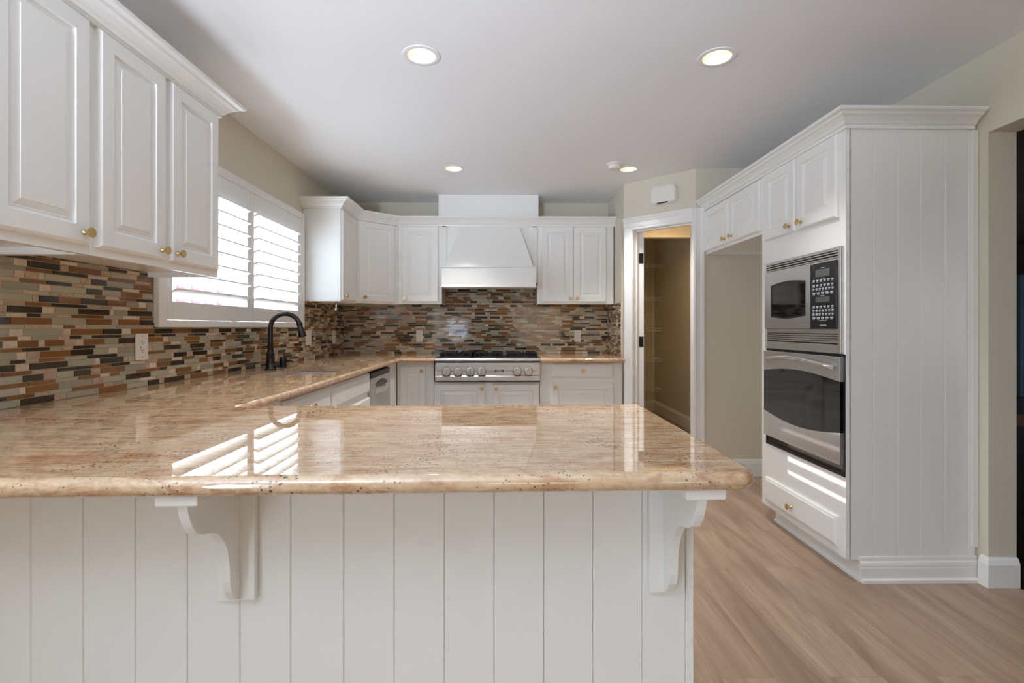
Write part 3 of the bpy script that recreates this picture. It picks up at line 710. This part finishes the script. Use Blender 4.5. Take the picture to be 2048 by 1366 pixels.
for k, (x0_, x1_) in enumerate(((-0.577, -0.298), (-0.271, -0.02), (0.013, 0.289))):
    x0_ += 0.152; x1_ += 0.152; xm = (x0_+x1_)/2
    bm = B()
    for y0_, y1_ in ((0.09, 0.345), (0.350, 0.605)):
        zt = 0.242; zb = 0.2025
        box(bm, x0_, x1_, y0_, y0_+0.012, zb, zb+0.012); box(bm, x0_, x1_, y1_-0.012, y1_, zb, zb+0.012)
        box(bm, x0_, x0_+0.012, y0_, y1_, zb, zt); box(bm, x1_-0.012, x1_, y0_, y1_, zb, zt)
        for f in (0.22, 0.40, 0.60, 0.78):
            xx = x0_+(x1_-x0_)*f
            box(bm, xx-0.005, xx+0.005, y0_, y0_+0.10, zt-0.013, zt); box(bm, xx-0.005, xx+0.005, y1_-0.10, y1_, zt-0.013, zt)
            box(bm, xx-0.005, xx+0.005, y0_, y0_+0.012, zb, zt) if f in (0.22, 0.78) else None
        for f in (0.3, 0.7):
            yy = y0_+(y1_-y0_)*f
            box(bm, x0_, x0_+0.09, yy-0.005, yy+0.005, zt-0.013, zt); box(bm, x1_-0.09, x1_, yy-0.005, yy+0.005, zt-0.013, zt)
    obj('grate', bm, M['iron'], rt, bevel=0.0015)
    for yc in (0.218, 0.478): obj('burner', lathe(B(), [(0, 0.2015), (0.045, 0.2015), (0.045, 0.212), (0.030, 0.216), (0.030, 0.224), (0.026, 0.227), (0, 0.227)], 20, 'z', (xm, yc, 0)), M['iron'], rt, smooth=True)
obj('rear_trim', bx(-W2+0.005, W2-0.005, 0.6355, 0.639, 0.15, 0.222), M['steel'], rt)

# ------------------------------------------------------------------ peninsula
PA = math.atan(0.0212)
PX0, PX1 = -1.45, 0.441
pn = thing('peninsula_cabinet', 'white beadboard peninsula base under the granite breakfast bar', 'peninsula', (0, 1.150, 0), PA)
obj('body', bx(PX0, PX1, 0.0155, 0.52, 0.0, 0.877), M['cab'], pn)
GX = [-1.396, -1.283, -1.17, -1.056, -0.943, -0.829, -0.715, -0.599, -0.486, -0.367, -0.253, -0.139, -0.025, 0.09, 0.204, 0.319, 0.421]
bm = B(); prv = PX0; outl = []
bnd = [PX0]+GX+[PX1]
for a, b in zip(bnd, bnd[1:]):
    c = 0.0022; bm_ = [(a+0.0004, 0.015), (a+0.0004, c), (a+c, 0.0), (b-c, 0.0), (b-0.0004, c), (b-0.0004, 0.015)]
    prism(bm, bm_, 0.0, 0.877, 'z')
obj('front_panel', bm, M['cab'], pn)
obj('back_panel', bx(-0.93, PX1, 0.5205, 0.5385, 0.10, 0.877), M['cab'], pn)
# corbels
CP = [(0.937, 0.852), (0.942, 0.832), (0.948, 0.818), (0.955, 0.806), (0.967, 0.790), (0.985, 0.779), (1.003, 0.7735), (1.015, 0.7705), (1.027, 0.766), (1.045, 0.754), (1.066, 0.730), (1.079, 0.703), (1.085, 0.672), (1.087, 0.636), (1.094, 0.611), (1.107, 0.591), (1.124, 0.580)]
def corbel(label, loc):
    r = thing('corbel', label, 'corbel', loc, PA, 'corbels under the breakfast bar')
    yb = 1.129
    obj('back_plate', bx(-0.0405, 0.0405, yb-1.149, -0.0015, 0.573, 0.8565), M['cab'], r, bevel=0.002)
    bm = B(); prism(bm, [(y-1.149, z) for y, z in CP]+[(yb-1.1495, 0.578), (yb-1.1495, 0.8565), (0.937-1.149, 0.8565)], -0.0095, 0.0095, 'x')
    obj('bracket', bm, M['cab'], r, bevel=0.0012)
    obj('top_plate', bx(-0.0385, 0.0385, 0.919-1.149, -0.0015, 0.857, 0.8768), M['cab'], r, bevel=0.003)
    return r
corbel('white scrolled corbel under the bar, left of center', (-0.597, 1.150-0.597*0.0212, 0))
corbel('white scrolled corbel at the right end of the breakfast bar', (0.371, 1.150+0.371*0.0212, 0))

# ------------------------------------------------------------------ oven tower and fridge cabinet (face -x)
TXF, TY0 = 1.585, 3.060         # local x = TY0 - world y, local y = world x - 1.585
TW = 0.758
tw = thing('oven_tower_cabinet', 'tall white oven tower with plank side and two upper doors', 'cabinet', (TXF, TY0, 0), -PI/2)
dp = XR-TXF-0.002
bm = B()
box(bm, 0, 0.018, 0.02, dp, BZ0, 2.15); box(bm, 0.018, TW-0.012, 0.02, dp, 1.575, 2.15); box(bm, 0.018, TW-0.012, 0.02, dp, BZ0, 0.468)
box(bm, 0.018, TW-0.012, 0.56, dp, 0.468, 1.575)
obj('body', bm, M['cab'], tw)
bm = B()
box(bm, 0, TW, 0, 0.0195, 1.545, 2.15); box(bm, 0, TW, 0, 0.0195, BZ0, 0.482); box(bm, 0, 0.062, 0, 0.0195, 0.482, 1.545); box(bm, TW-0.03, TW, 0, 0.0195, 0.482, 1.545)
obj('face_frame', bm, M['cab'], tw)
door(tw, 0.054, 1.702, 0.318, 0.398, 0.275, 0.036); door(tw, 0.388, 1.702, 0.324, 0.398, 0.05, 0.036)
drawer(tw, 0.062, 0.140, 0.648, 0.143)
for ch in tw.children:
    if ch.name.startswith('drawer'):
        ch.children[0].location = (0.062+0.285, -T, 0.199)
# plank side: boards at local x = TW.., grooves by depth
gy = [x-TXF for x in (1.604, 1.714, 1.827, 1.937, 2.051, 2.162, 2.195)]
bm = B(); bnd = [0.02]+gy
for a, b in zip(bnd, bnd[1:]):
    c = 0.0022
    prism(bm, [(TW-0.011, a+0.0004), (TW-c, a+0.0004), (TW, a+c), (TW, b-c), (TW-c, b-0.0004), (TW-0.011, b-0.0004)], BZ0, 2.15, 'z')
obj('side_panel', bm, M['cab'], tw)
obj('wall_strip', bx(TW+0.0005, TW+0.012, dp-0.028, dp, 0.16, 2.098), M['cab'], tw, bevel=0.003)
obj('toe_kick', bx(0.03, TW-0.001, 0.068, 0.085, 0, BZ0-0.001), M['cab'], tw)
# base molding: front (shoe) and side (stepped)
bm = B()
prism(bm, [(0.0675, 0.0), (0.0555, 0.0), (0.0575, 0.012), (0.0675, 0.016)], 0.03, TW-0.001, 'x')
BM = [(TW, 0.0), (TW+0.026, 0.0), (TW+0.026, 0.014), (TW+0.016, 0.022), (TW+0.016, 0.066), (TW+0.011, 0.069), (TW+0.011, 0.074), (TW+0.015, 0.078), (TW+0.012, 0.092), (TW+0.006, 0.096), (TW+0.006, 0.114), (TW, 0.116)]
a = [bm.verts.new((x, 0.062, z)) for x, z in BM]; b = [bm.verts.new((x, dp-0.001, z)) for x, z in BM]
bm.faces.new(a); bm.faces.new(b[::-1])
for i in range(len(BM)): bm.faces.new((a[i], a[(i+1) % len(BM)], b[(i+1) % len(BM)], b[i]))
obj('base_molding', bm, M['cab'], tw)

fcab = thing('fridge_wall_cabinet', 'white two door cabinet above the empty fridge alcove', 'cabinet', (TXF, 3.941, 0), -PI/2)
FW = 0.879
bm = B(); box(bm, 0, FW, 0.02, dp, 1.785, 2.15); box(bm, 0, 0.016, 0.02, dp, 1.755, 1.785); box(bm, FW-0.016, FW, 0.02, dp, 1.755, 1.785); box(bm, 0.016, FW-0.016, dp-0.03, dp, 1.755, 1.785)
obj('body', bm, M['cab'], fcab)
obj('face_frame', bx(0, FW, 0, 0.0195, 1.755, 2.15), M['cab'], fcab, bevel=0.0015)
door(fcab, 0.014, 1.775, 0.430, 0.320, 0.384, 0.038); door(fcab, 0.458, 1.775, 0.414, 0.320, 0.052, 0.038)
cr3 = obj('crown_molding', sweep(B(), [(TXF-0.0015, Bp.y-0.003), (TXF-0.0015, TY0-TW-0.002), (XR-0.02, TY0-TW-0.002)], crown_prof(0.08, 0.075, 2.102)), M['cab'])
tag(cr3, 'white crown molding around the top of the oven tower and fridge cabinet', 'crown molding', 'crown moldings')

# wall oven
ov = thing('wall_oven', 'stainless steel wall oven with bowed black glass window', 'oven', (TXF, TY0, 0), -PI/2)
ox0, ox1, oz0, oz1 = 0.064, 0.750, 0.538, 1.046
obj('cavity', bx(ox0+0.012, ox1-0.026, 0.022, 0.55, 0.485, oz1), M['black'], ov)
def oz_top(x):
    f = (x-ox0)/(ox1-ox0); return 0.925+0.028*math.sin(PI*f)
def oz_bot(x):
    f = (x-ox0)/(ox1-ox0); return 0.688-0.036*math.sin(PI*f)
bm = B(); n = 20; xs = [ox0+(ox1-ox0)*k/n for k in range(n+1)]
prism(bm, [(x, oz_top(x)) for x in xs]+[(ox1, oz1-0.004), (ox0, oz1-0.004)], -0.024, 0.0, 'y')
prism(bm, [(x, oz_bot(x)) for x in xs][::-1]+[(ox0, oz0), (ox1, oz0)], -0.024, 0.0, 'y')
bm2 = None
dr = obj('door', bm, M['steel'], ov, bevel=0.002)
bm = B(); prism(bm, [(x, oz_top(x)+0.0005) for x in xs]+[(x, oz_bot(x)-0.0005) for x in xs][::-1], -0.0225, 0.0, 'y')
obj('window_glass', bm, M['bglass'], dr)
hp_ = [(ox0+0.035, -0.026, 0.990), (ox0+0.06, -0.040, 0.996)]+[(ox0+0.08+(ox1-ox0-0.16)*k/14, -0.048-0.012*math.sin(PI*k/14), 0.998+0.020*math.sin(PI*k/14)) for k in range(15)]+[(ox1-0.06, -0.040, 0.996), (ox1-0.035, -0.026, 0.990)]
obj('handle', tube(B(), hp_, 0.0125, 14), M['chrome'], dr, smooth=True)
bm = B(); box(bm, ox0-0.012, ox1-0.0, -0.004, 0.0005, 0.482, 0.500); box(bm, ox0-0.012, ox0+0.004, -0.004, 0.0005, 0.500, 0.535); box(bm, ox1-0.008, ox1+0.006, -0.004, 0.0005, 0.482, 1.047)
box(bm, ox0-0.008, ox1+0.006, -0.005, 0.0005, oz1-0.002, 1.053)
obj('frame', bm, M['black'], ov)
obj('lower_vent', bx(ox0, ox1-0.01, -0.001, 0.021, 0.502, 0.537), M['slot'], ov)

# built-in microwave with trim kit
mw = thing('microwave', 'built-in stainless microwave with vented trim frame above the oven', 'microwave', (TXF, TY0, 0), -PI/2)
mx0, mx1, mz0, mz1 = 0.060, 0.745, 1.056, 1.563
bm = B()
box(bm, mx0, mx0+0.012, -0.014, -0.0005, mz0, mz1); box(bm, mx1-0.022, mx1, -0.016, -0.0005, mz0, mz1)
box(bm, mx0+0.012, mx1-0.022, -0.012, -0.0005, mz1-0.016, mz1); box(bm, mx0+0.012, mx1-0.022, -0.012, -0.0005, 1.500, 1.510)
box(bm, mx0+0.012, mx1-0.022, -0.012, -0.0005, mz0, 1.098); box(bm, mx0+0.012, mx1-0.022, -0.012, -0.0005, 1.150, 1.172)
obj('trim_frame', bm, M['steel_v'], mw, bevel=0.002)
for zz, th, z0_, z1_ in (((1.513, 1.5255, 1.538), 0.005, 1.51, 1.548), ((1.105, 1.116, 1.127, 1.138), 0.0075, 1.098, 1.15)):
    vb = obj('vent_grille', bx(mx0+0.012, mx1-0.022, -0.003, -0.001, z0_, z1_), M['slot'], mw)
    for z in zz: obj('vent_slat', bx(mx0+0.012, mx1-0.022, -0.010, -0.004, z, z+th), M['steel_v'], vb)
obj('case', bx(mx0+0.02, mx1-0.02, 0.022, 0.42, 1.075, 1.54), M['grey'], mw)
# door with barrel window
dx0, dx1, dz0, dz1 = 0.074, 0.521, 1.174, 1.499
wx0, wx1 = 0.140, 0.482
def wt_(x): return 1.424+0.014*math.sin(PI*(x-wx0)/(wx1-wx0))
def wb_(x): return 1.242-0.013*math.sin(PI*(x-wx0)/(wx1-wx0))
bm = B(); xs = [wx0+(wx1-wx0)*k/14 for k in range(15)]
prism(bm, [(dx0, dz0), (wx0, dz0), (wx0, dz1), (dx0, dz1)], -0.022, -0.001, 'y'); prism(bm, [(wx1, dz0), (dx1, dz0), (dx1, dz1), (wx1, dz1)], -0.022, -0.001, 'y')
prism(bm, [(x, wt_(x)) for x in xs]+[(wx1, dz1), (wx0, dz1)], -0.022, -0.001, 'y'); prism(bm, [(x, wb_(x)) for x in xs][::-1]+[(wx0, dz0), (wx1, dz0)], -0.022, -0.001, 'y')
bmesh.ops.remove_doubles(bm, verts=bm.verts[:], dist=0.0001)
md_ = obj('door', bm, M['steel'], mw)
bm = B(); prism(bm, [(x, wt_(x)) for x in xs]+[(x, wb_(x)) for x in xs][::-1], -0.0195, -0.001, 'y')
obj('window_glass', bm, M['bglass'], md_)
bm = B()
for (f0, f1) in ((0, 1),):
    top = [(x, wt_(x)) for x in xs]; inn = [(wx0+0.008+(wx1-wx0-0.016)*k/14, wt_(x)-0.008) for k, x in enumerate(xs)]
    bot = [(x, wb_(x)) for x in xs]; inb = [(wx0+0.008+(wx1-wx0-0.016)*k/14, wb_(x)+0.008) for k, x in enumerate(xs)]
    o_ = top+bot[::-1]; i_ = inn+inb[::-1]
    a = [bm.verts.new((x, -0.0205, z)) for x, z in o_]; b = [bm.verts.new((x, -0.0205, z)) for x, z in i_]
    for i in range(len(a)): bm.faces.new((a[i], a[(i+1) % len(a)], b[(i+1) % len(a)], b[i]))
obj('window_border', bm, M['black'], md_)
obj('control_panel', bx(0.5235, mx1-0.0235, -0.021, -0.001, dz0, dz1-0.002), M['black'], mw, bevel=0.003)
for ch in mw.children:
    if ch.name.startswith('control_panel'): cp = ch
obj('display', bx(0.565, 0.672, -0.0218, -0.0209, 1.432, 1.468), M['display'], cp)
obj('lower_display', bx(0.565, 0.672, -0.0218, -0.0209, 1.306, 1.332), M['display'], cp)
rnd = random.Random(4)
def keys(rows, x0_, x1_):
    for (z, n_) in rows:
        for k in range(n_):
            xa = x0_+(x1_-x0_)*k/n_; wd = (x1_-x0_)/n_*0.62
            bm = B(); box(bm, xa, xa+wd, -0.0216, -0.0208, z-0.0035, z+0.0035); box(bm, xa+wd*0.1, xa+wd*0.85, -0.0216, -0.0208, z-0.0085, z-0.006)
            obj('key', bm, M['legend'], cp)
keys([(1.415, 6), (1.391, 6), (1.373, 7), (1.352, 5), (1.284, 6), (1.266, 7), (1.247, 7), (1.228, 5)], 0.540, 0.712)
for z, w_ in ((1.475, 0.03), (1.424, 0.026), (1.338, 0.03), (1.214, 0.06)):
    obj('key_marking', bx(0.62-w_/2, 0.62+w_/2, -0.0216, -0.0208, z-0.0012, z+0.0012), M['legend'], cp)
obj('release_button', bx(0.598, 0.648, -0.0222, -0.0208, 1.186, 1.196), M['grey'], cp, bevel=0.002)
obj('bottom_rail', bx(dx0, mx1-0.0235, -0.018, -0.001, 1.1715, 1.1735), M['chrome'], mw)

# ------------------------------------------------------------------ outlets and small fixtures
def outlet(label, loc, rotz, w_=0.072, h_=0.118, kind='duplex', cat='outlet', group='outlets and switch plates on the tile'):
    r = thing('wall_outlet', label, cat, loc, rotz, group)
    obj('cover_plate', bx(-w_/2, w_/2, -0.006, 0, -h_/2, h_/2), M['plastic'], r, bevel=0.002)
    if kind == 'gfci':
        obj('receptacle', bx(-0.017, 0.017, -0.0075, -0.0055, -0.034, 0.034), M['plastic'], r, bevel=0.0008)
        cs = (0.019, -0.019)
    elif kind == 'duplex': 
        cs = (0.0195, -0.0195)
        bm = B()
        for c in cs: prism(bm, [(0.0165*math.cos(a), c+max(-0.0125, min(0.0125, 0.0165*math.sin(a)))) for a in [2*PI*k/24 for k in range(24)]], -0.0075, -0.0055, 'y')
        obj('receptacle', bm, M['plastic'], r)
    else: 
        for x in ((-0.023, 0.023) if w_ > 0.1 else (0,)): obj('rocker', bx(x-0.0165, x+0.0165, -0.009, -0.0055, -0.033, 0.033), M['plastic'], r, bevel=0.002)
        cs = ()
    bm = B()
    for c in cs:
        box(bm, -0.0075, -0.0055, -0.0082, -0.007, c+0.0, c+0.009); box(bm, 0.0055, 0.0075, -0.0082, -0.007, c+0.001, c+0.008); box(bm, -0.0018, 0.0018, -0.0082, -0.007, c-0.008, c-0.0035)
    if kind == 'gfci': box(bm, -0.0145, -0.009, -0.0082, -0.007, -0.005, 0.001)
    if cs: obj('slots', bm, M['slot'], r)
    bm = B()
    for z in ((0.047, -0.047) if kind == 'gfci' else ((0,) if kind == 'duplex' else (0.048, -0.048))): lathe(bm, [(0, -0.0055), (0.003, -0.0055), (0.003, -0.0068), (0, -0.0070)], 10, 'y', (0, 0, z))
    obj('screw', bm, M['grey'], r)
    return r
outlet('white rectangular outlet on the left tile near the breakfast bar', (TX+0.0005, 2.248, 1.094), PI/2, 0.075, 0.118, 'gfci')
outlet('white double switch plate on tile just right of the faucet', (TX+0.0005, 4.139, 1.097), PI/2, 0.116, 0.122, 'switch', 'switch plate')
outlet('white switch plate on the left tile close to the room corner', (TX+0.0005, 4.752, 1.090), PI/2, 0.080, 0.126, 'switch', 'switch plate')
outlet('white outlet on the back tile left of the rangetop', (-0.8615, YB-0.0098, 1.094), 0, 0.067, 0.119)
outlet('white outlet on the back tile right of the rangetop', (0.734, YB-0.0098, 1.094), 0, 0.067, 0.119)
# paper towel holder under the small cabinet
ph = thing('paper_towel_holder', 'chrome and black paper towel holder under the corner wall cabinet', 'towel holder', (-1.462, 4.35, 1.413))
bm = B(); box(bm, -0.012, 0.012, -0.02, 0.02, -0.003, 0.0); tube(bm, [(0, 0, -0.003), (0, 0, -0.075)], 0.0075, 12)
obj('bracket', bm, M['chrome'], ph, smooth=True)
obj('hub', lathe(B(), [(0, -0.016), (0.010, -0.016), (0.011, 0.012), (0, 0.014)], 16, 'y', (0, 0, -0.078)), M['chrome'], ph, smooth=True)
obj('bar', tube(B(), [(0.0, 0.0, -0.078), (0.05, 0.1, -0.078), (0.125, 0.25, -0.078)], [0.005, 0.005, 0.006], 10), M['black'], ph, smooth=True)

# recessed ceiling lights
LL = ['recessed ceiling light at the front left, over the peninsula side', 'recessed ceiling light at the front right, nearest the oven tower', 'recessed ceiling light in front of the range hood, far left', 'recessed ceiling light beside the round smoke detector']
for (x, y), lb in zip(LIGHTS, LL):
    r = thing('recessed_light', lb, 'ceiling light', (x, y, HC), 0, 'recessed ceiling lights')
    obj('trim_ring', lathe(B(), [(0.0655, 0.0), (0.0655, -0.004), (0.075, -0.006), (0.086, -0.003), (0.087, -0.0005), (0.075, -0.0005)], 40), M['trim'], r, smooth=True)
    obj('baffle', lathe(B(), [(0.066, -0.002), (0.062, 0.03), (0.055, 0.060), (0.052, 0.10)], 40), M['trim'], r, smooth=True)
    obj('bulb', lathe(B(), [(0, 0.038), (0.022, 0.040), (0.035, 0.046), (0.040, 0.056), (0.038, 0.078), (0, 0.081)], 28), M['lamp'], r, smooth=True)
    d = bpy.data.lights.new('recessed_light_glow', 'SPOT'); d.energy = 46; d.spot_size = R(91); d.spot_blend = 0.8; d.shadow_soft_size = 0.04; d.color = (1.0, 0.97, 0.93)
    o = bpy.data.objects.new('recessed_light_glow', d); COL.objects.link(o); o.parent = r; o.location = (0, 0, -0.012)
# smoke detector
sm = thing('smoke_detector', 'round white smoke detector on the ceiling', 'smoke detector', (0.842, 3.842, HC))
obj('mount', lathe(B(), [(0, -0.0005), (0.062, -0.0005), (0.062, -0.010), (0.05, -0.012), (0, -0.012)], 28), M['plastic'], sm, smooth=True)
obj('housing', lathe(B(), [(0.046, -0.0125), (0.048, -0.030), (0.040, -0.040), (0, -0.042)], 28), M['plastic'], sm, smooth=True)
# door chime on the slanted wall
mid = (0.269+0.491)/2
chm = thing('door_chime', 'white rounded door chime above the pantry doorway', 'door chime', (*D2(mid, -0.001), 2.276), math.atan2(du.y, du.x))
def rr(w_, h_, r_, n_=6):
    return arc(w_/2-r_, h_/2-r_, r_, 0, 90, n_)+arc(-w_/2+r_, h_/2-r_, r_, 90, 180, n_)+arc(-w_/2+r_, -h_/2+r_, r_, 180, 270, n_)+arc(w_/2-r_, -h_/2+r_, r_, 270, 360, n_)
bm = B(); rows = []
for w_, h_, r_, y in ((0.225, 0.152, 0.04, 0), (0.225, 0.152, 0.04, -0.03), (0.215, 0.142, 0.038, -0.042), (0.195, 0.122, 0.03, -0.049), (0.15, 0.08, 0.02, -0.051)):
    rows.append([bm.verts.new((p[0], y, p[1])) for p in rr(w_, h_, r_)])
for a, b in zip(rows, rows[1:]):
    for i in range(len(a)): bm.faces.new((a[i], a[(i+1) % len(a)], b[(i+1) % len(a)], b[i]))
bm.faces.new(rows[0]); bm.faces.new(rows[-1])
obj('housing', bm, M['plastic'], chm, smooth=True)
bm = B()
for k in range(3): box(bm, -0.045, 0.045, -0.0462+0.003*k, -0.0445+0.003*k, -0.0745-0.0, -0.0655-0.003*k)
obj('grille', bm, M['slot'], chm)

# ------------------------------------------------------------------ pantry interior
SN = ['topmost wire shelf in the pantry, near the ceiling', 'second wire shelf from the top in the pantry', 'middle wire shelf of the five in the pantry', 'second wire shelf from the bottom in the pantry', 'lowest wire shelf in the pantry, above the baseboard']
for z, lb in zip((2.041, 1.587, 1.173, 0.76, 0.346), SN):
    r = thing('wire_shelf', lb, 'shelf', (2.128, 7.078, z), 0, 'pantry wire shelves')
    L_ = 0.94; bm = B()
    for y in (-0.33, -0.22, -0.11, -0.004): tube(bm, [(-L_, y, -0.003), (0, y, -0.003)], 0.0045 if y < -0.3 else 0.003, 6)
    tube(bm, [(-L_, -0.332, -0.042), (0, -0.332, -0.042)], 0.0045, 6)
    k = 0
    while k*0.026 < L_:
        tube(bm, [(-k*0.026, -0.003, 0.0), (-k*0.026, -0.331, 0.0), (-k*0.026, -0.334, -0.042)], 0.0018, 4, False); k += 1
    obj('wire_deck', bm, M['wire'], r)
    bm = B(); box(bm, -0.006, -0.001, -0.33, -0.01, -0.012, -0.004); tube(bm, [(-0.004, -0.30, -0.012), (-0.004, -0.02, -0.17)], 0.004, 6)
    obj('end_bracket', bm, M['wire'], r)
bm = B(); box(bm, 0, 0.012, 0, 0.006, 0, 1.85)
for k in range(70): box(bm, -0.004, 0.0, 0.001, 0.005, 0.02+k*0.026, 0.032+k*0.026)
ss = obj('shelf_standard', bm, M['wire'], None, (2.098, 7.073, 0.27))
tag(ss, 'slotted white metal shelf standard in the pantry corner', 'shelf standard')
pl = thing('pantry_ceiling_lamp', 'small round pantry ceiling lamp hidden behind the door head', 'ceiling light', (1.62, 4.74, HC))
obj('base', lathe(B(), [(0, -0.0005), (0.06, -0.0005), (0.055, -0.02), (0, -0.02)], 24), M['trim'], pl, smooth=True)
obj('globe', lathe(B(), [(0.04, -0.0205), (0.07, -0.045), (0.075, -0.07), (0.05, -0.10), (0, -0.11)], 24), M['lamp'], pl, smooth=True)
d = bpy.data.lights.new('pantry_lamp_glow', 'POINT'); d.energy = 2.6; d.shadow_soft_size = 0.05; d.color = (1.0, 0.62, 0.30)
o = bpy.data.objects.new('pantry_lamp_glow', d); COL.objects.link(o); o.parent = pl; o.location = (0, 0, -0.16)
d = bpy.data.lights.new('pantry_lamp_pool', 'SPOT'); d.energy = 9; d.spot_size = R(130); d.spot_blend = 0.8; d.shadow_soft_size = 0.06; d.color = (1.0, 0.80, 0.46)
o = bpy.data.objects.new('pantry_lamp_pool', d); COL.objects.link(o); o.parent = pl; o.location = (0, 0, -0.17); o.rotation_euler = (R(25), 0, 0)

# ------------------------------------------------------------------ dark room beyond the right opening
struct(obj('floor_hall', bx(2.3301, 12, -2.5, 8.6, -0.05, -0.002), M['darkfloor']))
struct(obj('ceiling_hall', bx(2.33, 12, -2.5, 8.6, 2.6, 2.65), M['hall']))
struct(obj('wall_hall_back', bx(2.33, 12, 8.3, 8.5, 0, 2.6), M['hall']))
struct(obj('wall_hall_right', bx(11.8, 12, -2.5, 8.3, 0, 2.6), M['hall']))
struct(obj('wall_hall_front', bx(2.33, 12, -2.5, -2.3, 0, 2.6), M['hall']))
cu = B(); n = 60; pts_ = []
for k in range(n+1): pts_.append((7.6+2.0*k/n, 8.2-0.025*math.cos(k*1.9)))
prism(cu, pts_+[(p[0], p[1]+0.012) for p in pts_[::-1]], 0.03, 2.06, 'z')
tag(obj('curtain', cu, M['bluecurtain']), 'pale blue floor length curtain in the dark room past the opening', 'curtain')
area('hall_fill', (6.0, -1.9, 1.4), (7, 8, 0.9), 1.5, 1.2, 14, (0.95, 0.95, 1.0))  # unseen area light added to lift the dark hall, no window modelled
